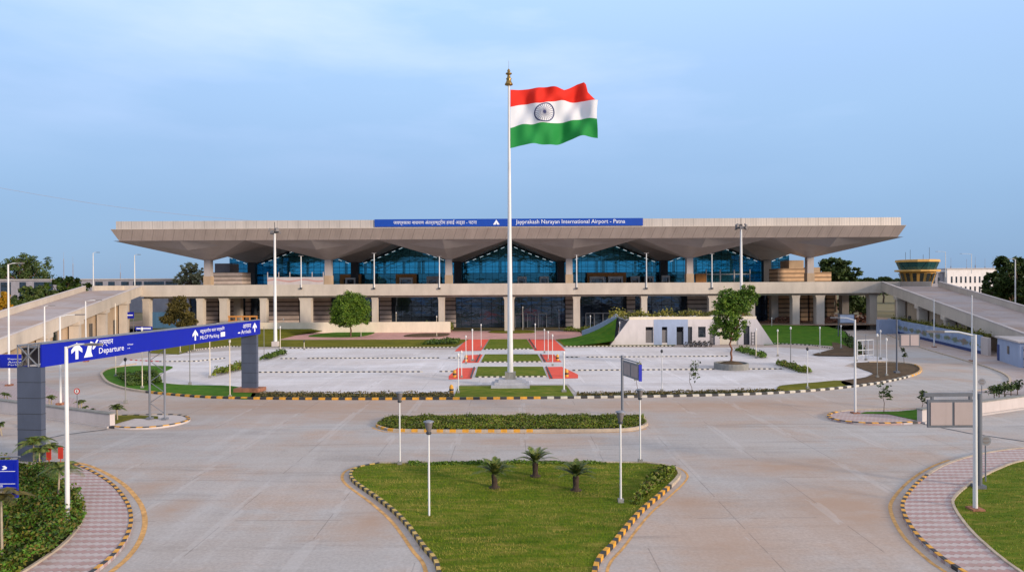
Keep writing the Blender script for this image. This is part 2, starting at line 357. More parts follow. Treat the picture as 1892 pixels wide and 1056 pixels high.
# ------------------------------------------------------------------ mesh builder
class MB:
    def __init__(s): s.v = []; s.f = []; s.m = []; s.s = []
    def add(s, V, Fs, mi=0, smooth=False):
        o = len(s.v); s.v += [tuple(p) for p in V]
        for f in Fs: s.f.append([i+o for i in f]); s.m.append(mi); s.s.append(smooth)
    def hexa(s, b, t, mi=0):
        """b, t: four bottom and four top corners (ccw from above)"""
        s.add(list(b)+list(t), [(3, 2, 1, 0), (4, 5, 6, 7), (0, 1, 5, 4), (1, 2, 6, 5), (2, 3, 7, 6), (3, 0, 4, 7)], mi)
    def box(s, x0, x1, y0, y1, z0, z1, mi=0):
        s.hexa([(x0, y0, z0), (x1, y0, z0), (x1, y1, z0), (x0, y1, z0)], [(x0, y0, z1), (x1, y0, z1), (x1, y1, z1), (x0, y1, z1)], mi)
    def obox(s, c, u, hu, v, hv, z0, z1, mi=0):
        """box on oriented ground axes u, v about centre c"""
        c = Vector(c); u = Vector(u)*hu; v = Vector(v)*hv
        q = [c-u-v, c+u-v, c+u+v, c-u+v]
        s.hexa([(p.x, p.y, z0) for p in q], [(p.x, p.y, z1) for p in q], mi)
    def prism(s, poly, z0, z1, mi=0):
        n = len(poly)
        if sum(poly[i][0]*poly[(i+1) % n][1]-poly[(i+1) % n][0]*poly[i][1] for i in range(n)) < 0: poly = poly[::-1]
        tri = tessellate_polygon([[Vector((p[0], p[1], 0)) for p in poly]])
        T = [(p[0], p[1], z1) for p in poly]; B = [(p[0], p[1], z0) for p in poly]
        up = []
        for a, b, c in tri:
            A, Bv, C = Vector(T[a]), Vector(T[b]), Vector(T[c])
            up.append((a, b, c) if (Bv-A).cross(C-A).z > 0 else (c, b, a))
        s.add(T, up, mi)
        if z0 < z1:
            s.add(B+T, [(i, (i+1) % n, n+(i+1) % n, n+i) for i in range(n)], mi)
    def tube(s, pts, r, n=8, mi=0, cap=True):
        pts = [Vector(p) for p in pts]; k = len(pts)
        if not hasattr(r, '__len__'): r = [r]*k
        V = []
        for i, p in enumerate(pts):
            d = (pts[min(i+1, k-1)]-pts[max(i-1, 0)])
            d = d.normalized() if d.length > 1e-9 else Vector((0, 0, 1))
            a = Vector((1, 0, 0)) if abs(d.x) < .9 else Vector((0, 1, 0))
            u = d.cross(a).normalized(); w = d.cross(u)
            for j in range(n):
                t = 2*math.pi*j/n; V.append(p+(u*math.cos(t)+w*math.sin(t))*r[i])
        Fs = [(i*n+j, i*n+(j+1) % n, (i+1)*n+(j+1) % n, (i+1)*n+j) for i in range(k-1) for j in range(n)]
        s.add(V, Fs, mi, True)
        if cap: s.add(V[:n], [tuple(range(n))], mi); s.add(V[-n:], [tuple(range(n))[::-1]], mi)
    def lathe(s, c, prof, n=12, mi=0, smooth=True):
        c = Vector(c); V = []
        for r, z in prof:
            for j in range(n):
                t = 2*math.pi*j/n; V.append(c+Vector((r*math.cos(t), r*math.sin(t), z)))
        k = len(prof)
        s.add(V, [(i*n+j, i*n+(j+1) % n, (i+1)*n+(j+1) % n, (i+1)*n+j) for i in range(k-1) for j in range(n)], mi, smooth)
        s.add(V[-n:], [tuple(range(n))], mi)
    def build(s, name, mats, parent=None, **props):
        me = bpy.data.meshes.new(name); me.from_pydata(s.v, [], s.f)
        if not isinstance(mats, (list, tuple)): mats = [mats]
        for mm in mats: me.materials.append(mm)
        me.polygons.foreach_set('material_index', s.m); me.polygons.foreach_set('use_smooth', s.s)
        me.update()
        return link(name, me, parent, **props)

def link(name, me, parent=None, **props):
    o = bpy.data.objects.new(name, me); COL.objects.link(o)
    if parent is not None:
        o.parent = parent
        o.matrix_parent_inverse = Matrix.Translation(-parent.location)
    for k, v in props.items():
        if v is not None: o[k] = v
    return o
def thing(name, label, cat, loc=(0, 0, 0), group=None):
    o = bpy.data.objects.new(name, None); COL.objects.link(o); o.location = loc; o.empty_display_size = .3
    o['label'] = label; o['category'] = cat
    if group: o['group'] = group
    return o
def tag(o, label, cat, group=None):
    o['label'] = label; o['category'] = cat
    if group: o['group'] = group
    return o
def structure(o): o['kind'] = 'structure'; return o

def spline(pts, n=6, closed=False):
    P_ = [Vector(p) for p in pts]; k = len(P_); out = []
    for i in range(k if closed else k-1):
        if closed: a, b, c, d = (P_[(i+j-1) % k] for j in range(4))
        else: a, b, c, d = P_[max(i-1, 0)], P_[i], P_[i+1], P_[min(i+2, k-1)]
        for j in range(n):
            t = j/n
            out.append(.5*((2*b)+(c-a)*t+(2*a-5*b+4*c-d)*t*t+(3*b-a-3*c+d)*t**3))
    if not closed: out.append(P_[-1])
    return out
def resample(pts, step):
    out = [Vector(pts[0])]; acc = 0
    for a, b in zip(pts, pts[1:]):
        a = Vector(a); b = Vector(b); L = (b-a).length
        while acc+L >= step:
            t = (step-acc)/L; a = a+(b-a)*t; out.append(a.copy()); L = (b-a).length; acc = 0
        acc += L
    return out
def offset(pts, d, closed=False):
    out = []; k = len(pts)
    for i in range(k):
        a = pts[(i-1) % k] if closed else pts[max(i-1, 0)]; b = pts[(i+1) % k] if closed else pts[min(i+1, k-1)]
        t = Vector((b[0]-a[0], b[1]-a[1], 0)).normalized()
        out.append(Vector((pts[i][0]-t.y*d, pts[i][1]+t.x*d, 0)))
    return out
def kerb(path, colours, block=.45, width=.22, h=.16, side=1, name='kerb'):
    """painted kerb stones along a path; colours(fraction) -> the two materials' names that alternate"""
    pts = resample(path, block); inner = offset(pts, width*side); n = len(pts)
    mats = []; mb = MB()
    def mi(nm):
        if nm not in mats: mats.append(nm)
        return mats.index(nm)
    for i in range(n-1):
        c = colours(i/n); k = mi(c[i % 2] if isinstance(c, tuple) else c)
        a, b, c2, d = pts[i], pts[i+1], inner[i+1], inner[i]
        if side < 0: a, b, c2, d = d, c2, b, a
        mb.hexa([(p.x, p.y, 0) for p in (a, b, c2, d)], [(p.x, p.y, h+.006*(i % 2)) for p in (a, b, c2, d)], k)
    return structure(mb.build(name, [M[x] for x in mats]))
def ribbon(path, d0, d1, z, mat, name):
    a = offset(path, d0); b = offset(path, d1); mb = MB(); n = len(path)
    mb.add([(p.x, p.y, z) for p in a]+[(p.x, p.y, z) for p in b], [(i, i+1, n+i+1, n+i) if d0 > d1 else (i+1, i, n+i, n+i+1) for i in range(n-1)])
    return structure(mb.build(name, mat))
def sheet(name, pts, z, mat, z0=None):
    mb = MB(); mb.prism([(p[0], p[1]) for p in pts], z if z0 is None else z0, z)
    return structure(mb.build(name, mat))

def mesh_np(name, V, k, mat, parent=None, **props):
    """V: (n*k,3) array, faces of k consecutive vertices"""
    V = np.asarray(V, dtype=np.float32).reshape(-1, 3); n = len(V)//k
    me = bpy.data.meshes.new(name)
    me.vertices.add(n*k); me.vertices.foreach_set('co', V.ravel())
    me.loops.add(n*k); me.loops.foreach_set('vertex_index', np.arange(n*k, dtype=np.int32))
    me.polygons.add(n); me.polygons.foreach_set('loop_start', np.arange(0, n*k, k, dtype=np.int32))
    me.polygons.foreach_set('loop_total', np.full(n, k, dtype=np.int32))
    me.materials.append(mat); me.update(calc_edges=True); me.validate()
    return link(name, me, parent, **props)
def leaf_quads(C, size, up=.35, aspect=1.7):
    C = np.asarray(C); n = len(C)
    d = RNG.normal(size=(n, 3)); d /= np.linalg.norm(d, axis=1)[:, None]
    e = RNG.normal(size=(n, 3)); e[:, 2] += up
    e -= (e*d).sum(1)[:, None]*d; e /= np.linalg.norm(e, axis=1)[:, None]
    s = size*(.6+.8*RNG.random(n))[:, None]
    a = d*s; b = e*s/aspect
    return np.stack([C-a, C-b*.9, C+a, C+b*.9], 1).reshape(-1, 3)
def inside(poly, X, Y):
    px = np.array([p[0] for p in poly]); py = np.array([p[1] for p in poly]); r = np.zeros(len(X), bool); j = len(px)-1
    for i in range(len(px)):
        c = ((py[i] > Y) != (py[j] > Y)) & (X < (px[j]-px[i])*(Y-py[i])/(py[j]-py[i]+1e-12)+px[i]); r ^= c; j = i
    return r
def scatter(poly, n):
    px = [p[0] for p in poly]; py = [p[1] for p in poly]; out = []
    got = 0
    while got < n:
        X = RNG.uniform(min(px), max(px), n*2); Y = RNG.uniform(min(py), max(py), n*2)
        k = inside(poly, X, Y); out.append(np.stack([X[k], Y[k]], 1)); got += k.sum()
        if k.sum() == 0: break
    return np.concatenate(out)[:n]
def blades(poly, n, z, h, w=.012):
    q = scatter(poly, n); n = len(q)
    t = RNG.uniform(0, 2*math.pi, n); hh = h*(.5+RNG.random(n)); wv = np.stack([np.cos(t), np.sin(t), np.zeros(n)], 1)*w
    B = np.concatenate([q, np.full((n, 1), z)], 1)
    tip = B+np.stack([RNG.normal(0, .35, n)*hh, RNG.normal(0, .35, n)*hh, hh], 1)
    return np.stack([B-wv, B+wv, tip], 1).reshape(-1, 3)
def clumps(poly, n, z, hmin, hmax, size, freq=1.6):
    """leaves filling low planting with a lumpy top"""
    q = scatter(poly, n)
    hx = .5+.25*np.sin(q[:, 0]*freq+1.3*np.sin(q[:, 1]*freq*.7))+.25*np.sin(q[:, 1]*freq*1.3+1.7*np.sin(q[:, 0]*freq*.6))
    top = hmin+(hmax-hmin)*hx
    top = top*np.where(RNG.random(len(q)) < .1, 1.45, 1.0)
    zz = z+top*(1-.6*RNG.random(len(q))**2)
    return leaf_quads(np.concatenate([q, zz[:, None]], 1), size)

# ------------------------------------------------------------------ lettering
def glyphs(s):
    cu = bpy.data.curves.new('lettering', 'FONT'); cu.body = s; cu.size = 1; cu.resolution_u = 2
    ob = bpy.data.objects.new('lettering', cu); COL.objects.link(ob)
    dg = bpy.context.evaluated_depsgraph_get(); me = bpy.data.meshes.new_from_object(ob.evaluated_get(dg))
    V = [v.co.copy() for v in me.vertices]; Fs = [tuple(p.vertices) for p in me.polygons]
    bpy.data.objects.remove(ob); bpy.data.curves.remove(cu); bpy.data.meshes.remove(me)
    return V, Fs
def write(mb, s, o, u, v, w, h, mi=0):
    """fit the words s into the w x h box at corner o on the plane u, v"""
    V, Fs = glyphs(s)
    if not V: return
    x0 = min(p.x for p in V); x1 = max(p.x for p in V); y0 = min(p.y for p in V); y1 = max(p.y for p in V)
    o = Vector(o); u = Vector(u); v = Vector(v)
    mb.add([o+u*((p.x-x0)/(x1-x0)*w)+v*((p.y-y0)/(y1-y0)*h) for p in V], Fs, mi)
def shape(mb, pts, o, u, v, mi=0):
    o = Vector(o); u = Vector(u); v = Vector(v)
    tri = tessellate_polygon([[Vector((p[0], p[1], 0)) for p in pts]])
    mb.add([o+u*p[0]+v*p[1] for p in pts], [tuple(t) for t in tri], mi)
ARROW = [(-.09, 0), (.09, 0), (.09, .5), (.34, .32), (.34, .52), (0, .9), (-.34, .52), (-.34, .32), (-.09, .5)]
# ------------------------------------------------------------------ sky, sun
SUN_EL, SUN_AZ = 13.0, 126.0          # azimuth clockwise from +Y (north, towards the terminal)
w = bpy.data.worlds.new('World'); scene.world = w; w.use_nodes = True
nt = w.node_tree; bg = nt.nodes['Background']
sky = N(nt, 'ShaderNodeTexSky', sky_type='NISHITA'); sky.sun_disc = False
sky.sun_elevation = R(SUN_EL); sky.sun_rotation = R(SUN_AZ); sky.altitude = 50; sky.air_density = 1.0; sky.dust_density = .6; sky.ozone_density = 2.5
tc = N(nt, 'ShaderNodeTexCoord'); sp = N(nt, 'ShaderNodeSeparateXYZ'); nt.links.new(tc.outputs['Generated'], sp.inputs[0])
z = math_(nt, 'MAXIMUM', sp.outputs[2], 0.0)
veil = ramp(nt, z, [(0, (1.8, 2.95, 4.8)), (.10, (2.15, 3.45, 5.6)), (.38, (4.2, 6.1, 9.3)), (.55, (6.2, 6.6, 7.4)), (1, (8.2, 7.3, 6.6))])  # top stops, above the frame, made warm white to warm the light below
mp = N(nt, 'ShaderNodeMapping'); nt.links.new(tc.outputs['Generated'], mp.inputs['Vector'])
mp.inputs['Scale'].default_value = (1.3, 1.3, 5.5); mp.inputs['Rotation'].default_value = (0.06, .16, 0)
c1 = noise(nt, mp.outputs['Vector'], 1.5, 7, .55)
mp2 = N(nt, 'ShaderNodeMapping'); nt.links.new(tc.outputs['Generated'], mp2.inputs['Vector'])
mp2.inputs['Scale'].default_value = (.9, .9, 2.4); mp2.inputs['Location'].default_value = (3.1, 1.7, .4)
c2 = noise(nt, mp2.outputs['Vector'], 1.4, 3, .5)
hi = ramp(nt, z, [(.12, (0, 0, 0)), (.38, (1, 1, 1))])
cl = math_(nt, 'MULTIPLY', ramp(nt, c1, [(.44, (0, 0, 0)), (.74, (.55, .55, .55))]), hi)
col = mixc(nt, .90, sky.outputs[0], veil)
col = mixc(nt, ramp(nt, c2, [(.35, (0, 0, 0)), (.7, (.30, .30, .30))]), col, (3.6, 5.6, 7.9))
col = mixc(nt, cl, col, (7.4, 8.1, 11.2))
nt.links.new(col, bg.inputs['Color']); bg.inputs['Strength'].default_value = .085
sun_d = bpy.data.lights.new('sun', 'SUN'); sun = bpy.data.objects.new('sun', sun_d); COL.objects.link(sun)
sun_d.energy = 2.8; sun_d.angle = R(8); sun_d.color = (1.0, .83, .66)
ts = Vector((math.sin(R(SUN_AZ))*math.cos(R(SUN_EL)), math.cos(R(SUN_AZ))*math.cos(R(SUN_EL)), math.sin(R(SUN_EL))))
sun.rotation_euler = ts.to_track_quat('Z', 'Y').to_euler()
vs = scene.view_settings; vs.view_transform = 'Standard'; vs.look = 'None'; vs.gamma = 1; vs.exposure = .62
scene.cycles.max_bounces = 8; scene.cycles.transparent_max_bounces = 12; scene.cycles.use_denoising = True

# ------------------------------------------------------------------ ground and roads
sheet('ground', [(-4000, -200), (4000, -200), (4000, 6000), (-4000, 6000)], 0, M['far'])
sheet('road', [(-105, 5), (105, 5), (105, 152), (-105, 152)], .008, M['road'])

# far-off wood along the skyline
def belt():
    n = 26000; a = RNG.uniform(R(-75), R(75), n); r = RNG.uniform(560, 700, n); hh = 6+4*np.sin(a*23)+3*np.sin(a*61+1)+2*np.sin(a*140)
    C = np.stack([np.sin(a)*r, np.cos(a)*r, np.abs(hh)*np.sqrt(RNG.random(n))], 1)
    o = mesh_np('distant_wood', leaf_quads(C, 1.7, .5), 4, M['leafdark'], kind='stuff'); o['label'] = 'far belt of trees along the flat horizon'; o['category'] = 'wood'
belt()
# pavement beside the right-hand road, paler kerb line
rp = spline(GS([(1640, 618), (1700, 641), (1770, 662), (1830, 680), (1862, 694), (1868, 706), (1850, 716), (1800, 724)]), 6)
kerb(rp, lambda t: 'plainkerb', 1.2, .22, .14, -1, 'kerb')
sheet('pavement', [(p.x, p.y) for p in rp]+[tuple(G(1950, 735)[:2]), tuple(G(2010, 690)[:2]), tuple(G(1900, 640)[:2]), tuple(G(1720, 610)[:2])], .10, M['ramproad'], 0)
# dusty ground left of the left road, beyond the low wall
sheet('dirt_ground', [tuple(p[:2]) for p in GS([(-260, 700), (-60, 672), (60, 650), (150, 628), (215, 612), (150, 604), (-150, 630)])], .03, M['dirt'])
sheet('pavement', [tuple(p[:2]) for p in GS([(-40, 738), (0, 737), (203, 766), (90, 716), (60, 695), (0, 705)])], .05, M['paver'])

# lot island: soil, verge and concrete
oval = GS([(450, 646), (390, 640), (300, 652), (225, 676), (192, 686), (186, 695), (200, 709), (240, 721), (330, 731), (420, 736), (600, 737.5), (838, 737), (1063, 735), (1250, 732), (1400, 728), (1500, 722), (1580, 714), (1640, 705), (1690, 693), (1704, 684), (1690, 675), (1640, 670), (1578, 671), (1560, 655), (1440, 640), (1127, 641), (850, 643), (620, 642)])
lot = [(278, 695), (297, 707), (345, 712.5), (430, 714), (478, 723), (600, 727), (842, 727), (850, 711), (1050, 710), (1066, 727), (1300, 724.5), (1435, 719.5), (1440, 712), (1480, 708), (1560, 702), (1600, 697), (1612, 690), (1598, 683), (1560, 676), (1576, 670), (1640, 667), (1640, 662), (1540, 648), (1440, 641.5), (1127, 642), (850, 646), (620, 643), (450, 646), (390, 650), (318, 655), (228, 666), (218, 678), (318, 679)]
sheet('parking_lot', [tuple(p[:2]) for p in GS(lot)], .03, M['lot'])
def lawn(name, px, z, mat, grow=0, bh=.06, label=None):
    pl = [tuple(p[:2]) for p in spline(GS(px), 4, True)]
    structure(sheet(name, pl, z, M[mat], 0))
    return pl
lc = lawn('lawn', [(319, 678), (280, 676.5), (240, 677), (205, 682), (187, 693), (200, 709), (240, 720.5), (330, 730.5), (425, 736), (462, 736.5), (470, 726), (428, 714), (345, 712), (297, 707), (279, 696), (300, 688)], .10, 'brightlawn')
sr = lawn('soil_bed', [(1580, 671.5), (1640, 670.5), (1690, 675), (1703, 684), (1690, 693), (1640, 704.5), (1575, 714.5), (1555, 705), (1598, 698), (1613, 690), (1592, 682)], .10, 'soil')
lawn('lawn', [(1575, 714), (1500, 721.5), (1448, 725), (1436, 719), (1446, 713), (1500, 708), (1552, 704)], .10, 'lawn2')
sheet('verge', [tuple(p[:2]) for p in GS([(466, 727), (600, 728), (838, 728), (838, 737), (600, 737.5), (462, 736.5)])], .10, M['bed'], 0)
sheet('verge', [tuple(p[:2]) for p in GS([(1066, 728), (1300, 725.5), (1440, 720.5), (1452, 724.5), (1400, 727.5), (1250, 731.5), (1064, 734.5)])], .10, M['bed'], 0)
front = spline(GS([(250, 673), (205, 681), (187, 689), (187, 697), (200, 709.5), (240, 721.5), (330, 731.5), (420, 736.5), (600, 738.5), (838, 738), (1063, 736), (1250, 733), (1400, 729), (1500, 723), (1580, 715), (1640, 706), (1690, 694), (1704, 684), (1690, 674.5), (1640, 669.5), (1600, 670)]), 8)
def fcol(t):
    if t < .22: return 'plainkerb'
    if t < .52: return ('black', 'yellow')
    if t < .85: return ('black', 'whitekerb')
    if t < .94: return ('plainkerb', 'yellow')
    return 'plainkerb'
kerb(front, fcol, .62, .25, .2, 1)
# rows of low painted kerbs across the lot
def row(px, block=.33, cols=('black', 'whitekerb')):
    kerb([Vector((p.x, p.y, 0)) for p in GS(px)], lambda t: cols, block, .16, .15, 1)
for px in ([(478, 688.4), (783, 687.5)], [(812, 687.2), (838, 687)], [(1058, 685), (1172, 684)], [(1185, 684), (1322, 683)], [(1380, 682.5), (1452, 682)],
           [(518, 663), (552, 662.8)], [(568, 662.6), (812, 661.8)], [(828, 661.7), (850, 661.6)], [(1046, 660.5), (1072, 660.3)], [(1084, 660.2), (1345, 658.5)],
           [(535, 643.5), (838, 641.8)], [(1042, 640.5), (1245, 639.5)], [(1372, 636), (1440, 635), (1500, 638), (1545, 645)],
           [(294, 668.5), (362, 668), (418, 662)], [(345, 651), (375, 645), (420, 640), (470, 641.5)], [(894, 646), (985, 645)], [(890, 669.7), (1001, 669)], [(879, 697.5), (1010, 696.5)]):
    row(px)
row([(240, 665.5), (294, 668.5)], .5, ('red', 'whitekerb'))
# central lawns and red paths
for px in ([(905, 627), (973, 627), (985, 645), (894, 645)], [(896, 655), (993, 655), (1001, 668.5), (889, 669)], [(883, 678), (1003, 678), (1010, 696), (878, 696.5)], [(848, 714), (1047, 713), (1061, 734), (838, 735)]):
    sheet('lawn', [tuple(p[:2]) for p in GS(px)], .10, M['lawn'], 0)
for px in ([(863, 627), (903, 627), (889, 648), (840, 649)], [(862, 656), (892, 655), (884, 670), (853, 670.5)], [(845, 680), (879, 679.5), (871, 700), (829, 701), (829, 695)],
           [(975, 627), (1024, 627), (1045, 648), (988, 648)], [(997, 655), (1024, 655), (1038, 669), (1005, 669)], [(1007, 678), (1038, 677.5), (1068, 692), (1068, 699), (1015, 700)]):
    sheet('path', [tuple(p[:2]) for p in GS(px)], .045, M['redpath'])
for px in ([(886, 655), (878, 670)], [(998, 655), (1006, 669)], [(875, 679), (868, 700)], [(1008, 678), (1018, 700)], [(977, 627), (990, 647)]):
    kerb(GS(px), lambda t: 'dark', .8, .18, .14, 1)
# plaza in front of the entrance
sheet('plaza', [tuple(p[:2]) for p in GS([(512, 627), (560, 616), (620, 607), (830, 604.5), (838, 611.5), (1125, 611.5), (1135, 606), (1150, 606), (1075, 627)])], .02, M['plaza'])
def beds(px, mat, z=.12): sheet('planting_bed', [tuple(p[:2]) for p in spline(GS(px), 3, True)], z, M[mat], 0)
beds([(570, 622), (600, 616), (640, 614), (690, 613.5), (680, 619), (650, 622.5)], 'brightlawn')
beds([(748, 622), (765, 617), (828, 616), (815, 622)], 'soil')
beds([(907, 615), (918, 610.5), (978, 610.5), (984, 615)], 'lawn2')
# front grass strips
sheet('lawn', [tuple(p[:2]) for p in GS([(360, 632), (400, 627), (515, 628), (850, 627), (866, 627), (842, 641), (620, 641.5), (470, 640.5), (420, 639), (360, 644)])], .06, M['lawn2'])
sheet('lawn', [tuple(p[:2]) for p in GS([(1026, 627), (1075, 627.5), (1110, 622), (1130, 630), (1125, 636), (1250, 636.5), (1245, 639), (1043, 640)])], .06, M['lawn2'])
sheet('lawn', [tuple(p[:2]) for p in GS([(275, 652), (300, 636), (360, 620), (360, 645), (330, 655)])], .05, M['lawn2'])
# raised banks left and right of the plaza, up to the terminal's plinth
def bank(name, low, high, zl, zh, mat):
    lo = [G(x, y, zl) for x, y in low]; hi = [G(x, y, zh) for x, y in high]; mb = MB(); n = len(lo)
    K = 6; V = []
    for k in range(K+1):
        t = k/K; e = t*t*(3-2*t)
        for a, b in zip(lo, hi): V.append((a.x+(b.x-a.x)*t, a.y+(b.y-a.y)*t, zl+(zh-zl)*e))
    mb.add(V, [(k*n+i, k*n+i+1, (k+1)*n+i+1, (k+1)*n+i) for k in range(K) for i in range(n-1)], 0, True)
    return structure(mb.build(name, M[mat]))
bank('lawn', [(280, 650), (400, 628), (515, 627), (560, 616)], [(280, 606), (400, 604), (490, 604), (640, 604)], .03, 1.05, 'lawn2')
bank('terrain', [(640, 607), (830, 605)], [(640, 604), (832, 604)], .02, 1.05, 'soil')
bank('lawn', [(1412, 637), (1470, 634), (1552, 640), (1580, 650)], [(1392, 600), (1450, 600), (1530, 603), (1560, 612)], .03, 1.25, 'brightlawn')
sheet('terrain', [(54, 147.5), (54, 240), (96, 240), (96, 150), (74, 147)], 1.2, M['dirt'])
sheet('terrain', [(-100, 150), (-100, 240), (-14.5, 240), (-14.5, 150.5)], 1.0, M['dirt'])
sheet('soil_bed', [tuple(p[:2]) for p in GS([(1540, 646), (1500, 656), (1512, 658), (1575, 659), (1600, 655), (1575, 630), (1545, 612), (1530, 606)])], .16, M['soil'])

# ------------------------------------------------------------------ foreground islands
heart = spline(GS([(700, 858), (660, 866), (646, 876), (652, 892), (700, 927), (740, 962), (778, 1012), (806, 1056)])+[Vector((-2.3, 20, 0)), Vector((-2.2, 12, 0))], 7)
heartR = spline([Vector((2.4, 12, 0)), Vector((2.6, 20, 0))]+GS([(1104, 1056), (1140, 1005), (1185, 950), (1225, 915), (1252, 890), (1258, 876), (1240, 864), (1190, 857)]), 7)
outline = heart[::-1]+heartR[::-1][::-1]
heart_poly = [tuple(p[:2]) for p in heart[::-1][::-1]]+[tuple(p[:2]) for p in heartR]
kerb(heart, lambda t: ('black', 'dullyellow'), .32, .16, .17, 1)
kerb(heartR, lambda t: ('black', 'yellow') if t < .8 else 'plainkerb', .38, .18, .18, 1)
kerb(spline(GS([(1190, 857), (950, 856), (700, 858)]), 8), lambda t: 'plainkerb', .6, .2, .16, 1)
sheet('lawn', heart_poly, .13, M['lawn'])
ribbon(heart[4:], -.30, -.46, .016, M['yellowline'], 'road_marking')
ribbon(heartR, -.28, -.40, .016, M['yellowline'], 'road_marking')
gh = blades(heart_poly, 70000, .12, .075)
ob = mesh_np('grass', gh, 3, M['blade'], kind='stuff'); ob['label'] = 'short green and straw coloured grass on the foreground median'; ob['category'] = 'grass'

mid = GS([(1170, 770.5), (950, 770), (760, 771.5), (712, 777), (694, 786), (705, 793), (740, 797.5), (900, 798.5), (1100, 797.5), (1170, 794.5), (1197, 786), (1190, 776)])
mid_s = spline(mid, 6, True); mid_poly = [tuple(p[:2]) for p in mid_s]
sheet('planting_bed', mid_poly, .12, M['bed'])
kerb(mid_s[10:]+mid_s[:2], lambda t: ('black', 'plainkerb') if t < .18 else (('plainkerb', 'yellow') if t < .58 else 'plainkerb'), .46, .22, .19, 1)
ribbon(mid_s[26:58], -.2, -.34, .016, M['yellowline'], 'road_marking')

# left pavement and garden
lo = spline([Vector((-38, 39.9, 0)), Vector((-32, 39.5, 0))]+GS([(90, 858), (130, 858.5), (165, 870), (208, 896), (237, 930), (246, 962), (238, 995), (215, 1028), (182, 1056), (120, 1100)]), 7)
li = spline(GS([(-150, 868), (0, 868), (60, 873), (100, 883), (140, 918), (158, 944), (152, 972), (120, 1012), (58, 1056), (-30, 1110)]), 7)
sheet('pavement', [tuple(p[:2]) for p in lo]+[tuple(p[:2]) for p in li[::-1]], .14, M['paver'], 0)
kerb(lo, lambda t: 'plainkerb' if t < .3 else ('black', 'yellow'), .38, .16, .17, -1)
kerb(li, lambda t: 'plainkerb', .7, .12, .22, -1)
ribbon(lo[16:], .58, .36, .016, M['yellowline'], 'road_marking')
garden_poly = [tuple(p[:2]) for p in li]+[(-32, 20), (-36, 38)]
sheet('planting_bed', garden_poly, .12, M['bed'])
# right pavement and lawn
ro = spline(GS([(1950, 829), (1892, 830), (1840, 836), (1790, 846), (1740, 863), (1698, 890), (1668, 925), (1666, 950), (1690, 992), (1735, 1034), (1768, 1056), (1850, 1110)]), 7)
ri = spline(GS([(1980, 850), (1892, 854), (1842, 870), (1795, 895), (1762, 922), (1760, 942), (1790, 985), (1838, 1030), (1872, 1056), (1950, 1110)]), 7)
sheet('pavement', [tuple(p[:2]) for p in ro]+[tuple(p[:2]) for p in ri[::-1]], .14, M['paver'], 0)
kerb(ro, lambda t: 'plainkerb' if t < .45 else ('black', 'yellow'), .38, .16, .17, 1)
kerb(ri, lambda t: 'plainkerb', .7, .12, .2, 1)
ribbon(ro[24:], -.34, -.5, .016, M['yellowline'], 'road_marking')
rl_poly = [tuple(p[:2]) for p in ri]+[(32, 18), (40, 30)]
sheet('lawn', rl_poly, .13, M['lawn'])
ob = mesh_np('grass', blades(rl_poly, 30000, .12, .08), 3, M['blade'], kind='stuff'); ob['label'] = 'short grass on the lawn inside the right pavement bend'; ob['category'] = 'grass'

# nose islands with low walls
nl = spline(GS([(203, 791), (240, 793.5), (290, 791.5), (335, 784), (352, 776), (335, 769), (290, 768), (250, 769), (203, 770)]), 5)
sheet('pavement', [tuple(p[:2]) for p in nl], .14, M['pale'], 0)
kerb(nl, lambda t: ('black', 'yellow') if t < .52 else ('black', 'plainkerb'), .46, .22, .19, 1)
sheet('lawn', [tuple(p[:2]) for p in GS([(205, 770), (206, 789), (225, 783), (250, 776), (292, 777), (292, 772), (250, 770)])], .17, M['lawn2'])
nr = spline(GS([(1700, 757), (1640, 758), (1570, 760), (1537, 765), (1528, 771), (1545, 779), (1595, 784.5), (1650, 785), (1702, 782)]), 5)
sheet('pavement', [tuple(p[:2]) for p in nr], .14, M['paver'], 0)
kerb(nr, lambda t: 'plainkerb' if t < .42 else ('black', 'yellow'), .46, .22, .19, 1)
sheet('lawn', [tuple(p[:2]) for p in GS([(1588, 767), (1640, 768), (1700, 781), (1700, 759), (1660, 763), (1600, 764)])], .17, M['brightlawn'])
def low_wall(pa, pb, h, label, far, name='boundary_wall'):
    a = G(*pa); b = G(*pb); u = (b-a).normalized(); b = a+u*far; n = Vector((-u.y, u.x, 0)); L = far
    if n.y < 0: n = -n
    mb = MB(); c = (a+b)/2+n*.2
    mb.obox(c, u, L/2, n, .2, 0, h)
    t = thing(name, label, 'wall', a)
    mb.build('wall_body', M['pale'], t)
    cp = MB(); cp.obox(c, u, L/2+.05, n, .26, h, h+.09); cp.build('coping', M['planter'], t)
    ks = MB(); ks.obox(a+u*(L/2)-n*.12, u, L/2, n, .10, 0, .14); ks.build('base_kerb', M['soffit'], t)
    return a, u, n
wl = low_wall((203, 790), (0, 762), 1.0, 'low pale concrete wall running left from the striped kerb island behind the sign gantry', 26)
wr = low_wall((1704, 782), (1892, 755), 1.0, 'low cream concrete wall running right behind the double panel sign', 26)
# thin dark drain line across the left mouth
structure(ribbon(GS([(198, 793), (118, 803), (60, 815)]), .1, -.1, .02, M['dark'], 'road_drain'))
structure(ribbon(GS([(1706, 783), (1790, 800), (1892, 815)]), .1, -.1, .02, M['dark'], 'road_drain'))
# ------------------------------------------------------------------ terminal
XC, B, YC0, YF = -.75, 30.3, 172.0, 157.0
YC1 = YC0+B; ZT, ZL, ZB, ZA = 25.3, 23.35, 20.75, 16.7; ZD = 9.4
T = thing('airport_terminal', 'long airport terminal with a wide brown folded roof on pyramid columns over blue glass', 'terminal', (XC, 150, 0))
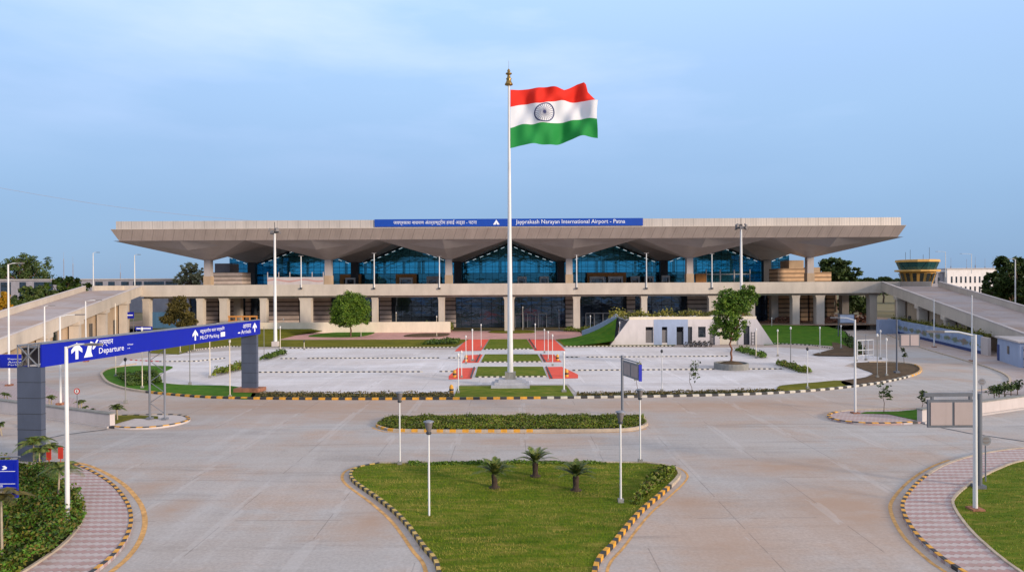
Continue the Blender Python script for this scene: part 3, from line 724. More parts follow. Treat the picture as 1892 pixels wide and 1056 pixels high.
# roof
hx0, hx1, hx2 = 90.5, 91.3, 89.9; YB = 262
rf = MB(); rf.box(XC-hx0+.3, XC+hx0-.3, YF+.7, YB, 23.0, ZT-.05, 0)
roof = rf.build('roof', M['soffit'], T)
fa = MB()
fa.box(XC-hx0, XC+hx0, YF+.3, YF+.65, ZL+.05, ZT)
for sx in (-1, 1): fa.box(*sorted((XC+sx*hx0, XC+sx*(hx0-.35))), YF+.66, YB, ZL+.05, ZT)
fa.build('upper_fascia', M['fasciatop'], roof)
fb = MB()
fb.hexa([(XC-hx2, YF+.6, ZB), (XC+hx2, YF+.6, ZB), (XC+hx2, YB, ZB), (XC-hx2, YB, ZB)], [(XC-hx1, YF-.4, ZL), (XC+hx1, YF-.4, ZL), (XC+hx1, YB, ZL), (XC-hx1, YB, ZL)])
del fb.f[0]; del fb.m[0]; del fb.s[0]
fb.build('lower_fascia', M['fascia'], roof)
ln = MB(); ln.box(XC-hx1-.03, XC+hx1+.03, YF-.46, YF+.28, ZL+.002, ZL+.09); ln.build('gutter_line', M['cream'], roof)
# soffit: one folded inverted pyramid over every column
ZR = 22.6
def pyramid(mb, cx, cy):
    h = B/2; t = .85; front = cy == YC0
    zf = ZB+.02 if front else ZR
    V = [(cx-h, cy-h, zf), (cx+h, cy-h, zf), (cx+h, cy+h, ZR), (cx-h, cy+h, ZR), (cx-t, cy-t, ZA), (cx+t, cy-t, ZA), (cx+t, cy+t, ZA), (cx-t, cy+t, ZA)]
    F = [(1, 5, 6, 2), (2, 6, 7, 3), (3, 7, 4, 0), (4, 5, 6, 7)]
    if front:      # the leaf that faces the forecourt is folded into a keel
        V += [(cx, cy-h, zf), (cx-8.6, cy-11.6, 19.85), (cx+8.6, cy-11.6, 19.85), (cx, cy-11.0, 18.75), (cx, cy-t-.25, ZA)]
        F += [(0, 9, 8), (8, 9, 11), (8, 11, 10), (8, 10, 1), (9, 12, 11), (11, 12, 10), (0, 4, 9), (9, 4, 12), (10, 5, 1), (10, 12, 5), (4, 5, 12)]
    else: F.append((0, 4, 5, 1))
    mb.add(V, F)
cols_x = [XC+(i-2.5)*B for i in range(6)]
for cy in (YC0, YC1):
    for cx in cols_x:
        mb = MB(); pyramid(mb, cx, cy); mb.build('soffit_pyramid', M['soffit'], roof)
# columns
for cx in cols_x:
    mb = MB(); mb.hexa([(cx-.85, YC0-.85, ZD), (cx+.85, YC0-.85, ZD), (cx+.85, YC0+.85, ZD), (cx-.85, YC0+.85, ZD)], [(cx-.8, YC0-.8, ZA+.05), (cx+.8, YC0-.8, ZA+.05), (cx+.8, YC0+.8, ZA+.05), (cx-.8, YC0+.8, ZA+.05)])
    c = mb.build('column', M['soffit'], T)
    mb = MB(); mb.box(cx-.93, cx+.93, YC0-.93, YC0+.93, ZD, 12.7); mb.build('column_base', M['tan'], c)
    mb = MB(); mb.box(cx-1.1, cx+1.1, YC1-2.2, YC1-.2, ZD, ZA+.2); mb.build('column', M['dark'], T)
# upper glazing and hall
GY = YC1+1.2; gx0, gx1 = XC-83.5, XC+83.5
prof = [(gx0, 18.7)]
for cx in cols_x: prof += [(cx-B/2, ZR-.02), (cx, ZA+.1)]
prof += [(cols_x[-1]+B/2, ZR-.02)]
prof = sorted([p for p in prof if gx0 <= p[0] <= gx1]+[(gx1, 18.7)])
gl = MB()
for (xa, za), (xb, zb) in zip(prof, prof[1:]): gl.add([(xa, GY, ZD), (xb, GY, ZD), (xb, GY, zb), (xa, GY, za)], [(0, 1, 2, 3)])
for x in (gx0, gx1): gl.add([(x, GY, ZD), (x, 258, ZD), (x, 258, 20.6), (x, GY, 18.7)], [(0, 1, 2, 3)])
gl.build('glass_wall', M['glass'], T)
# back wall with a band of clear glazing that lets the sky through
bw = MB(); bw.box(gx0, gx1, 257, 257.4, ZD, 14.4); bw.box(gx0, gx1, 257, 257.4, 18.9, 23)
for i in range(24): x = gx0+(gx1-gx0)*i/23; bw.box(x-.5, x+.5, 256.9, 257.5, 13.6, 19.2)
bw.build('rear_wall', M['fargrey'], T)
bg_ = MB(); bg_.add([(gx0, 257.2, 13.6), (gx1, 257.2, 13.6), (gx1, 257.2, 19.2), (gx0, 257.2, 19.2)], [(0, 1, 2, 3)]); bg_.build('rear_glazing', M['backglass'], T)
# trusses with their strip lights under the folds in front of the glass
for cx in cols_x:
    for sx in (-1, 1):
        tr = MB(); tr.tube([(cx+sx*1.2, GY-.9, ZA+.1), (cx+sx*8.9, GY-.9, 19.75), (cx+sx*(B/2-.2), GY-.9, ZR-.3)], .16, 6)
        tb = tr.build('truss', M['dark'], T)
        for k in range(6):
            x0 = 2.2+k*2.1; x1 = x0+1.0
            zf = lambda x: (ZA+.1+(x-1.2)*(19.7-ZA-.1)/7.7 if x < 8.9 else 19.7+(x-8.9)*(ZR-.3-19.7)/(B/2-.2-8.9))-.5
            st = MB(); st.tube([(cx+sx*x0, GY-1.05, zf(x0)), (cx+sx*x1, GY-1.05, zf(x1))], .055, 5); st.build('strip_light', M['strip'], tb)
# roof trusses and floors inside the hall, seen through the glazing
for yy, zt0 in ((215, 0), (229, -.4), (243, -.8)):
    it = MB()
    for cx in cols_x:
        for sx in (-1, 1):
            p0, p1 = Vector((cx, yy, 17.2+zt0)), Vector((cx+sx*B/2, yy, 22.2+zt0)); it.tube([p0, p1], .10, 5); it.tube([p0-Vector((0, 0, 1.5)), p1-Vector((0, 0, 1.5))], .10, 5)
            for k in range(8): it.tube([p0+(p1-p0)*(k/8), p0+(p1-p0)*((k+1)/8)-Vector((0, 0, 1.5))], .06, 4)
    it.build('roof_truss', M['white'], T)
mb = MB(); mb.box(gx0+.5, gx1-.5, 222, 256, 13.2, 13.9); mb.build('mezzanine', M['fargrey'], T)
for i in range(11): x = gx0+8+i*15.2; mb = MB(); mb.box(x-.5, x+.5, 225, 226, ZD, 21); mb.build('hall_column', M['fargrey'], T)
# hall floor / main upper slab
sl = MB(); sl.box(XC-84.5, XC+84.5, 161, 262, 8.3, ZD); sl.build('upper_floor', M['soffit'], T)
# ground-floor front
YW = 163.0; k = YW/1260
def wx(px): return P(px, 570, YW).x
lg = MB(); lg.add([(wx(350), YW+.4, 0), (wx(1540), YW+.4, 0), (wx(1540), YW+.4, 8.3), (wx(350), YW+.4, 8.3)], [(0, 1, 2, 3)]); lg.build('ground_glazing', M['lowglass'], T)
bk = MB(); bk.box(wx(350), wx(1540), YW+9, YW+9.4, 0, 8.3); bk.build('inner_wall', M['fargrey'], T)
for a, b, mt in ((372, 404, 0), (420, 446, 0), (455, 463, 0), (490, 552, 0), (577, 612, 0), (702, 723, 0), (820, 842, 0), (1045, 1060, 0), (1158, 1173, 0), (1270, 1309, 0), (1335, 1374, 0), (1419, 1426, 1), (1438, 1464, 1), (1478, 1491, 1), (1495, 1507, 1), (1526, 1540, 1)):
    mb = MB(); mb.box(wx(a), wx(b), YW-.5, YW+.3, 0, 8.25); mb.build('grooved_wall', M['louvre_sunlit' if mt else 'louvre'], T)
# doors in the ground glazing
for px in (960, 982, 1002, 1090, 1106, 1122):
    x = wx(px); mb = MB()
    for sx in (-1.05, .93): mb.box(x+sx, x+sx+.12, YW-.1, YW+.3, 0, 3.2)
    mb.box(x-1.05, x+1.05, YW-.1, YW+.3, 3.2, 3.4); mb.build('door_frame', M['steel'], T)
# upper level: portals, grooved blocks, screens
def ux(px, Y): return P(px, 515, Y).x
def portal(a, b, Y, h, mat, frame=.45, dark=True):
    x0, x1 = ux(a, Y), ux(b, Y); mb = MB()
    mb.box(x0, x0+frame, Y, Y+1.4, ZD, ZD+h); mb.box(x1-frame, x1, Y, Y+1.4, ZD, ZD+h); mb.box(x0+frame, x1-frame, Y, Y+1.4, ZD+h-frame*1.4, ZD+h)
    p = mb.build('entrance_portal', M[mat], T)
    d = MB(); d.box(x0+frame, x1-frame, Y+.9, Y+1.2, ZD, ZD+h-frame*1.4); d.build('door', M['window'], p)
for a, b, h, mt, fr in ((628, 666, 4.0, 'orange', 1.1), (638, 656, 3.0, 'white', .4), (731, 769, 4.0, 'orange', 1.1), (738, 762, 3.0, 'white', .45), (788, 811, 3.3, 'soffit', .8), (956, 973, 3.1, 'white', .45), (997, 1014, 3.1, 'white', .45),
                    (1085, 1157, 4.1, 'orange', .9), (1090, 1117, 3.0, 'white', .5), (1124, 1151, 3.0, 'white', .5), (1166, 1182, 3.0, 'white', .4), (1192, 1208, 3.0, 'white', .4), (1223, 1238, 3.2, 'white', .4)):
    portal(a, b, GY-3-(0 if mt == 'orange' else 1.5), h, mt, fr)
def block(a, b, Y, z0, z1, mat, depth=6, nm='grooved_block'):
    mb = MB(); mb.box(ux(a, Y), ux(b, Y), Y, Y+depth, z0, z1); return mb.build(nm, M[mat], T)
block(386, 447, 177, ZD, 13.8, 'louvre'); block(397, 425, 184, 13.8, 16.3, 'fargrey')
block(1437, 1491, 177, ZD, 14.0, 'louvre_sunlit'); block(1458, 1485, 180, 14.0, 16.2, 'tan'); block(1497, 1536, 177, ZD, 13.0, 'louvre_sunlit'); block(1493, 1515, 184, 13.0, 14.4, 'tan')
block(1286, 1305, 185, ZD, 12.9, 'orange', 1, 'timber_screen')
for px in (1305, 1331, 1357, 1386):
    Y = 186; x = ux(px, Y); mb = MB(); mb.box(x-.14, x+.14, Y, Y+.28, ZD, 14.0); mb.build('screen_post', M['white'], T)
mb = MB(); mb.box(ux(1305, 186), ux(1386, 186), 186.05, 186.2, 12.6, 12.8); mb.build('screen_rail', M['white'], T)

# sign along the roof edge
S = thing('roof_sign', 'long blue airport name board with white Hindi and English lettering on the roof edge', 'sign', (XC, YF, ZT))
y = YF+.02; a = P(692, 413, y); b = P(1188, 411.5, y)
mb = MB(); mb.box(a.x, b.x, y, y+.25, ZL+.35, ZT+.12); sb = mb.build('sign_panel', M['signtop'], S)
mb = MB(); zc = ZL+.72; hh = 1.0
def sx(px): return P(px, 412, y).x
write(mb, 'जयप्रकाश नारायण अंतर्राष्ट्रीय हवाई अड्डा - पटना', (sx(727), y-.03, zc-.1), (1, 0, 0), (0, 0, 1), sx(881)-sx(727), hh+.25)
write(mb, 'Jayprakash Narayan International Airport - Patna', (sx(953), y-.03, zc-.1), (1, 0, 0), (0, 0, 1), sx(1155)-sx(953), hh+.2)
xm = sx(917); shape(mb, [(-.75, 0), (-.12, 0), (.0, .55), (.12, 0), (.75, 0), (0, 1.15)], (xm, y-.03, zc), (1, 0, 0), (0, 0, 1))
mb.build('lettering', M['letter'], sb)

# ------------------------------------------------------------------ elevated road and ramps
E = thing('elevated_road', 'straight beige elevated drop-off road carried on square piers before the terminal', 'viaduct', (0, 149, 0))
mb = MB(); mb.box(-92, 92, 149.4, 160.9, 8.5, ZD); mb.build('deck', M['ramproad'], E)
XL, XR = -81.2, 81.2
mb = MB(); mb.box(XL+.0, XR, 149.0, 149.4, 8.05, 10.55); mb.build('parapet', M['cream'], E)
mb = MB(); mb.box(XL, XR, 150.4, 151.4, 7.6, 8.48); mb.build('edge_beam', M['cream'], E)
mb = MB()
for x in (-92, 92): mb.box(*sorted((x, x+(.4 if x < 0 else -.4))), 149.42, 161.2, 8.2, 10.5)
mb.box(-92, -84.6, 160.92, 161.3, 8.2, 10.5); mb.box(84.6, 92, 160.92, 161.3, 8.2, 10.5); mb.build('parapet', M['cream'], E)
def pier(a, b, z0=0, Y=150.0, mat='cream'):
    xa, xb = P(a, 570, Y).x, P(b, 570, Y).x; xm_, hw = (xa+xb)/2, (xb-xa)*.41; m_ = MB()
    m_.hexa([(xm_-hw, Y, z0), (xm_+hw, Y, z0), (xm_+hw, Y+1.6, z0), (xm_-hw, Y+1.6, z0)], [(xm_-hw, Y, 6.9), (xm_+hw, Y, 6.9), (xm_+hw, Y+1.6, 6.9), (xm_-hw, Y+1.6, 6.9)])
    m_.hexa([(xm_-hw, Y, 6.9), (xm_+hw, Y, 6.9), (xm_+hw, Y+1.6, 6.9), (xm_-hw, Y+1.6, 6.9)], [(xm_-hw*1.25, Y, 7.6), (xm_+hw*1.25, Y, 7.6), (xm_+hw*1.25, Y+1.6, 7.6), (xm_-hw*1.25, Y+1.6, 7.6)])
    m_.build('pier', M[mat], E)
for a, b in ((262, 276), (362, 376), (404, 421), (479, 493), (552, 577), (686, 698), (809, 822), (930, 952), (1058, 1073), (1184, 1197), (1308, 1332), (1376, 1397), (1463, 1479), (1507, 1525), (1606, 1622)): pier(a, b)
for px in (320, 440, 1430, 1560):
    x = P(px, 570, 159).x; mb = MB(); mb.box(x-.8, x+.8, 158.4, 160, 0, 8.5); mb.build('rear_pier', M['cream'], E)
# plinth wall left of the entrance
mb = MB(); mb.box(P(400, 600, 148.3).x, P(832, 600, 148.3).x, 148.3, 148.9, 0, 2.3); w_ = mb.build('plinth_wall', M['whitecream'])
tag(w_, 'low cream plinth wall below the elevated road left of the entrance', 'wall')

def access_ramp(sg, label):
    """straight ramp from the end of the elevated road down towards the viewer"""
    A = Vector((sg*81.2, 149.0, 0)); d = Vector((-sg*.217, -.976, 0)).normalized(); n = Vector((sg*.976, -.217, 0)).normalized()
    t = thing('access_ramp', label, 'ramp', A)
    L, W = 86.0, 10.8; zt = lambda s: max(.05, ZD-.115*s)
    def hx(s0, s1, o0, o1, f0, f1, nm, mat, parent=t):
        m = MB(); q = []
        for f in (f0, f1):
            for s, o in ((s0, o0), (s1, o0), (s1, o1), (s0, o1)):
                p = A+d*s+n*o; q.append((p.x, p.y, f(s)))
        b_, t_ = q[:4], q[4:]
        if sg > 0: pass
        else: b_, t_ = b_[::-1], t_[::-1]
        m.hexa(b_, t_); return m.build(nm, M[mat], parent)
    hx(0, 81, 0, W, lambda s: zt(s)-.9, zt, 'deck', 'ramproad')
    hx(-.2, 82, -.35, -.003, lambda s: zt(s)-1.0, lambda s: zt(s)+1.0, 'parapet', 'cream')
    hx(-.2, 82, W+.003, W+.35, lambda s: zt(s)-1.0, lambda s: zt(s)+1.0, 'parapet', 'cream')
    hx(-.2, 82, -.42, .05, lambda s: zt(s)+1.002, lambda s: zt(s)+1.12, 'coping', 'pale'); hx(-.2, 82, W-.05, W+.42, lambda s: zt(s)+1.002, lambda s: zt(s)+1.12, 'coping', 'pale')
    # rooms under the ramp, set back from its edge
    hx(2, 52, 1.6, W-1, lambda s: 0, lambda s: zt(s)-.95, 'undercroft_wall', 'tan')
    for k, s in enumerate((5, 10.5, 17, 23, 31, 38)):
        hx(s, s+(2.6, 1.5, 3.0, 1.4, 2.2, 1.6)[k], 1.5, 1.59, lambda q: .2, lambda q: min(3.6, zt(q)-1.3), 'opening', 'window')
    for s in (8.5, 20.5, 33, 45):
        hx(s, s+1.1, -.2, 1.3, lambda q: 0, lambda q: zt(q)-.92, 'pier', 'cream')
        hx(s-.35, s+1.45, -.5, 2.0, lambda q: zt(q)-1.55, lambda q: zt(q)-.93, 'pier_cap', 'cream')
    return A, d, n
rL = access_ramp(-1, 'sunlit concrete ramp sloping down from the elevated road on the left')
rR = access_ramp(1, 'shaded concrete ramp sloping down from the elevated road on the right, above the mural')
# painted wall along the right ramp
A, d, n = rR
m0, m1 = G(1640, 612), G(1812, 655); u = (m1-m0).normalized(); nn = Vector((-u.y, u.x, 0)); nn = nn if nn.x > 0 else -nn; L = (m1-m0).length
MW = thing('mural_wall', 'long blue wall painted with plants beside the right road under the ramp', 'wall', m0)
mb = MB(); mb.obox((m0+m1)/2+nn*.15, u, L/2, nn, .15, .55, 2.75); mb.build('wall_body', M['mural'], MW)
mb = MB(); mb.obox((m0+m1)/2+nn*.15, u, L/2+.02, nn, .19, 0, .55); mb.build('wall_base', M['muralbase'], MW)
mb = MB(); mb.obox(m1+u*1.2+nn*.2, u, 1.2, nn, .2, 0, 2.6); mb.build('end_pier', M['pale'], MW)
hp = [m0+nn*.6, m1+nn*.6, m1+nn*1.5, m0+nn*1.5]
hq = clumps([tuple(p[:2]) for p in hp], 3500, 2.0, .7, 1.15, .16)
tag(mesh_np('clipped_hedge', hq, 4, M['leafyellow']), 'yellow green hedge showing over the top of the mural wall', 'hedge')
bx = MB(); p0, p1 = G(1625, 617), G(1652, 615); bx.box(p0.x, p1.x, p0.y, p0.y+1.2, 0, 2.9); bx = bx.build('planter_box', M['bluewall'])
tag(bx, 'pale blue boxy wall block at the far end of the mural', 'block')
# guard house under the ramp's foot
h0, h1 = G(1843, 666), G(1884, 680)
u = (h1-h0).normalized(); nn = Vector((-u.y, u.x, 0)); L = (h1-h0).length
GH = thing('guard_house', 'small pale guard house with a dark window tucked under the right ramp', 'guard house', h0)
c = (h0+h1)/2+nn*2
mb = MB(); mb.obox(c, u, L/2, nn, 2, 0, 3.1); mb.build('wall', M['bluewall'], GH)
mb = MB(); mb.obox(c, u, L/2+.25, nn, 2.25, 3.1, 3.3); mb.build('roof', M['pale'], GH)
mb = MB(); mb.obox(h0+u*(L*.52)-nn*.02, u, .32, nn, .05, 1.35, 2.35); wf = mb.build('window', M['window'], GH)
mb = MB(); mb.obox(h0+u*.45-nn*.02, u, .38, nn, .05, .05, 2.2); mb.build('door', M['muralbase'], GH)
mb = MB(); mb.obox(h1+nn*2+u*.03, u, .05, nn, 1.6, .1, 2.7); mb.build('shutter', M['louvre'], GH)

# ------------------------------------------------------------------ parking pavilion
k0, k1 = G(1127, 637), G(1430, 637); Yk = (k0.y+k1.y)/2
def kx(px): return P(px, 620, Yk).x
K = thing('parking_pavilion', 'low pale concrete pavilion with sloping ends and dark openings beside the lot', 'building', (kx(1278), Yk, 0))
hk = 4.35
mb = MB(); xa, xb, xc_, xd = kx(1127), kx(1430), kx(1398), kx(1163)
segs = [(1193, 1207, .4, 3.1), (1223, 1233, .4, 3.1), (1250, 1263, .05, 3.1), (1271, 1279, .3, 3.1), (1290, 1304, 1.3, 3.1), (1311, 1321, .1, 3.1), (1330, 1364, .05, 3.1), (1374, 1385, .05, 3.2)]
def zt_(x): return hk*min(1, max(0, (x-xa)/(xd-xa)), max(0, (xb-x)/(xb-xc_)))
xs = sorted({xa, xd, xc_, xb, *[kx(v) for s_ in segs for v in s_[:2]]})
for x0, x1 in zip(xs, xs[1:]):
    op = next((s_ for s_ in segs if abs(kx(s_[0])-x0) < .01), None)
    def q(za0, za1, zb0, zb1): mb.hexa([(x0, Yk, za0), (x1, Yk, za1), (x1, Yk+.35, za1), (x0, Yk+.35, za0)], [(x0, Yk, zb0), (x1, Yk, zb1), (x1, Yk+.35, zb1), (x0, Yk+.35, zb0)])
    if op:
        if op[2] > .1: q(0, 0, op[2], op[2])
        q(op[3], op[3], zt_(x0), zt_(x1))
    else: q(0, 0, zt_(x0), zt_(x1))
mb.build('front_wall', M['pavilion'], K)
mb = MB(); mb.box(kx(1163), kx(1398), Yk+.37, Yk+13, hk-.35, hk-.02); mb.build('roof', M['pavilion'], K)
mb = MB(); mb.box(kx(1150), kx(1410), Yk+3, Yk+3.3, 0, hk-.36); mb.build('rear_wall', M['fargrey'], K)
mb = MB(); mb.box(kx(1163), kx(1398), Yk+.1, Yk+.5, hk+.002, hk+.45); mb.build('roof_planter', M['whitecream'], K)
for x0, x1, z0, z1 in [(kx(s_[0]), kx(s_[1]), s_[2], s_[3]) for s_ in segs]:
    i = [kx(s_[0]) for s_ in segs].index(x0)
    mt = ('shutter', 'shutter', 'dark', 'dark', 'window', 'shutter', 'whitecream', 'dark')[i]; ztop = z1-(.55 if i < 2 else .9 if i == 2 else 0)
    m2 = MB(); m2.box(x0, x1, Yk+.18, Yk+.25, z0, ztop); m2.build(('shutter', 'shutter', 'door', 'door', 'window', 'shutter', 'door', 'door')[i], M[mt], K)
m2 = MB()  # thin pale blue facing over this stretch of the front wall
for a, b in ((1208, 1223), (1233, 1250), (1263, 1271)): m2.box(kx(a), kx(b), Yk-.03, Yk-.005, .02, hk)
m2.box(kx(1223), kx(1233), Yk-.03, Yk-.005, 3.1, hk)
m2.box(kx(1250), kx(1263), Yk-.03, Yk-.005, 3.1, hk); m2.build('blue_panel', M['bluewall'], K)
mb = MB()
for x in (kx(1386), kx(1392)): mb.box(x-.05, x+.05, Yk-.6, Yk-.5, 0, 2.2)
for i in range(4): mb.box(kx(1386), kx(1392), Yk-.58, Yk-.52, .5+i*.5, .57+i*.5)
tag(mb.build('step_ladder', M['dark']), 'dark step ladder standing against the right end of the pavilion', 'ladder')
# grassy side of the pavilion
mb = MB(); V = []; KX = 10
for i in range(KX+1):
    t = i/KX
    for j, yy in enumerate((Yk-.5, Yk+6, Yk+13)):
        x = kx(1040)+t*(kx(1134)-kx(1040)+j*1.4); V.append((x, yy, .05+(.0 if j == 0 else 1)*4.1*t**2.0+(0 if j else .8*t**2)))
mb.add(V, [(i*3+j, (i+1)*3+j, (i+1)*3+j+1, i*3+j+1) for i in range(KX) for j in range(2)], 0, True)
structure(mb.build('terrain', M['brightlawn']))
mb = MB()
for i in range(6):
    a, b = V[3*(i+4)+2], V[3*(i+5)+2]; mb.hexa([(a[0], a[1]+.05, 0), (b[0], b[1]+.05, 0), (b[0], b[1]+.35, 0), (a[0], a[1]+.35, 0)], [(a[0], a[1]+.05, a[2]+.9), (b[0], b[1]+.05, b[2]+.9), (b[0], b[1]+.35, b[2]+.9), (a[0], a[1]+.35, a[2]+.9)])
tag(mb.build('bank_wall', M['bluewall']), 'blue grey curved wall rising behind the grass bank beside the pavilion', 'wall')

# ------------------------------------------------------------------ far buildings
def far_block(name, label, x0, x1, Y, depth, h, mat, wins, wz, z0=0, cat='building'):
    t = thing(name, label, cat, ((x0+x1)/2, Y, 0)); m = MB(); m.box(x0, x1, Y, Y+depth, z0, h); m.build('wall', M[mat], t)
    m = MB(); m.box(x0-.4, x1+.4, Y-.4, Y+depth+.4, h, h+.45); m.build('roof', M['pale' if mat != 'fargrey' else 'soffit'], t)
    for a, b in wins:
        for c_, d_ in wz:
            m = MB(); m.box(a, b, Y-.06, Y+.1, c_, d_); m.build('window', M['window'], t)
    return t
Y = 262; fx = lambda px, Y=Y: P(px, 520, Y).x
ww = [(fx(a), fx(b)) for a, b in ((1, 20), (36, 48), (63, 98), (105, 150), (176, 190), (200, 212), (224, 238), (246, 262), (266, 303), (306, 327))]
far_block('annexe_building', 'long low grey annexe with dark window bands behind the left ramp', fx(-60), fx(372), Y, 14, 12.6, 'fargrey', ww, [(6.6, 11.9)])
Y2 = 300; f2 = lambda px: P(px, 520, Y2).x
w2 = [(f2(1757+i*8.6), f2(1757+i*8.6+3)) for i in range(9)]
far_block('office_block', 'white three storey office block with small dark windows beyond the control tower', f2(1750), f2(1842), Y2, 16, 15.6, 'farwhite', w2, [(-1+2, 3.6), (5.2, 8), (9.6, 12.4)])
far_block('service_block', 'grey block standing between the control tower and white office', f2(1724), f2(1749), Y2+2, 12, 14.2, 'fargrey', [(f2(1729), f2(1733)), (f2(1738), f2(1742))], [(5, 8), (9.4, 12)])
# control tower
YT = 232; c = P(1695, 520, YT); cx = c.x; s = YT/1260
CT = thing('control_tower', 'ochre control tower with a flared glass cab on the right skyline', 'control tower', (cx, YT, 0))
def ring(mb, r0, z0, r1, z1, n=8, mi=0, smooth=False):
    a = math.pi/8; mb.lathe((cx, YT, 0), [(r0, z0), (r1, z1)], n, mi, smooth)
zz = lambda y: CAM_H+(517.5-y)*s
m = MB(); ring(m, 4.4, 0, 4.4, zz(524)); ring(m, 4.45, zz(524), 5.6, zz(502)); m.build('shaft', M['tower'], CT)
m = MB()
for k in range(16):
    a = 2*math.pi*k/16+.1; r0, r1 = 4.62, 5.7; z0_, z1_ = zz(522), zz(504); w_ = .11
    m.add([(cx+r*math.cos(a+da), YT+r*math.sin(a+da), q_) for r, q_, da in ((r0, z0_, -w_), (r0, z0_, w_), (r1, z1_, w_), (r1, z1_, -w_))], [(0, 1, 2, 3)])
m.build('shaft_slot', M['window'], CT)
m = MB(); m.lathe((cx, YT, 0), [(5.2, zz(502)), (6.9, zz(501)), (6.9, zz(498)), (5.6, zz(497.5))], 16, 0, False); m.build('gallery', M['tower'], CT)
m = MB(); m.lathe((cx, YT, 0), [(5.5, zz(497)), (6.4, zz(484))], 12, 0, False); m.build('cab', M['cabglass'], CT)
m = MB(); m.lathe((cx, YT, 0), [(5.9, zz(484)), (6.7, zz(483.5)), (6.6, zz(479.5)), (5.8, zz(479))], 12, 0, False); m.build('roof', M['tower'], CT)
m = MB()
for k, (dx, hh_) in enumerate(((-4, 2.6), (-2.4, 3.4), (2.0, 1.8), (4.1, 4.2))): m.tube([(cx+dx, YT, zz(479)), (cx+dx, YT, zz(479)+hh_)], .06, 5)
m.build('antenna', M['dark'], CT)
# ------------------------------------------------------------------ flag
b0 = G(943, 716); FY = b0.y+.6; FX = b0.x
FP = thing('flagpole', 'tall white flagpole with a brass finial on a stepped grey base in the central lawn', 'flagpole', (FX, FY, 0))
mb = MB()
for h_, z0, z1 in ((1.95, .1, .38), (1.6, .38, .62), (1.2, .62, .86)): mb.box(FX-h_, FX+h_, FY-h_*.8, FY+h_*.8, z0, z1-.002)
mb.build('stepped_base', M['stone'], FP)
mb = MB(); mb.box(FX-.55, FX+.55, FY-.5, FY+.5, .86, 1.55); mb.build('plinth', M['planter'], FP)
ztop = P(943, 158, FY).z
mb = MB(); mb.tube([(FX, FY, 1.5), (FX, FY, 6), (FX, FY, ztop*.6), (FX, FY, ztop)], [.30, .27, .18, .10], 16); mb.build('pole', M['white'], FP)
mb = MB(); q = lambda y: P(943, y, FY).z
mb.lathe((FX, FY, 0), [(.10, q(159)), (.42, q(157)), (.40, q(155)), (.30, q(152)), (.22, q(148)), (.30, q(146)), (.20, q(144)), (.13, q(139)), (.32, q(137)), (.32, q(135.5)), (.12, q(134)), (.17, q(131)), (.1, q(128.5)), (.015, q(127)), (.012, q(112))], 14)
mb.build('finial', M['gold'], FP)
def interp(pts, x): return float(np.interp(x, [p[0] for p in pts], [p[1] for p in pts]))
def smooth_i(pts, x): return sum(interp(pts, x+o) for o in (-5, -2.5, 0, 2.5, 5))/5
top = [(943, 166), (960, 165), (990, 163), (1020, 163), (1042, 165), (1052, 161), (1066, 154), (1078, 151.5), (1082, 156), (1085, 170), (1094, 178), (1103, 187)]
l1 = [(943, 198), (966, 192), (985, 192), (1000, 193), (1018, 189), (1040, 185), (1060, 186), (1080, 187), (1103, 188)]
l2 = [(943, 237), (962, 230), (985, 231), (1000, 228), (1030, 226), (1060, 222), (1085, 219), (1103, 222)]
bot = [(943, 274), (958, 270), (985, 267), (1030, 266), (1050, 259), (1072, 253), (1090, 254), (1104, 256)]
def flag_pt(u, v, off=0.0):
    """u along the fly 0..1, v down 0..3 (one per stripe)"""
    x = 943+160*u; L = [interp(top, x) if u > .6 else smooth_i(top, x), smooth_i(l1, x) if u < .97 else interp(l1, x), smooth_i(l2, x) if u < .97 else interp(l2, x), smooth_i(bot, x) if u < .97 else interp(bot, x)]
    k = min(2, int(v)); t = v-k; yv = L[k]*(1-t)+L[k+1]*t
    fold = (.55*math.sin(9.5*u+.75*v+.4)+.22*math.sin(21*u-1.9*v)+.12*math.sin(13*u+4.5*v)+.10*math.sin(34*u+2.7*v)) * min(1, u*3.5)
    px = x+ (1.5*math.sin(v*2.1+1)*u)
    p = P(px, yv, FY-.1+1.5*u)
    return Vector((p.x, p.y+fold+off, p.z))
FL = thing('flag', 'waving red, white and green tricolour with a navy spoked wheel flying from the pole', 'flag', (FX, FY, q(200)))
NU, NV = 90, 16
for nm, k, mt in (('red_band', 0, 'flagred'), ('white_band', 1, 'flagwhite'), ('green_band', 2, 'flaggreen')):
    mb = MB(); V = [flag_pt(i/NU, k+min(.9999, j/NV)) for j in range(NV+1) for i in range(NU+1)]
    mb.add(V, [(j*(NU+1)+i, j*(NU+1)+i+1, (j+1)*(NU+1)+i+1, (j+1)*(NU+1)+i) for j in range(NV) for i in range(NU)], 0, True)
    o = mb.build(nm, M[mt], FL)
    if k == 1: wb = o
mb = MB(); u0, ru, v0, rv = .395, .122, 1.5, .47
def wheel(a, r, off): return flag_pt(u0+ru*r*math.cos(a), min(1.9999, max(1.0, v0+rv*r*math.sin(a))), off)
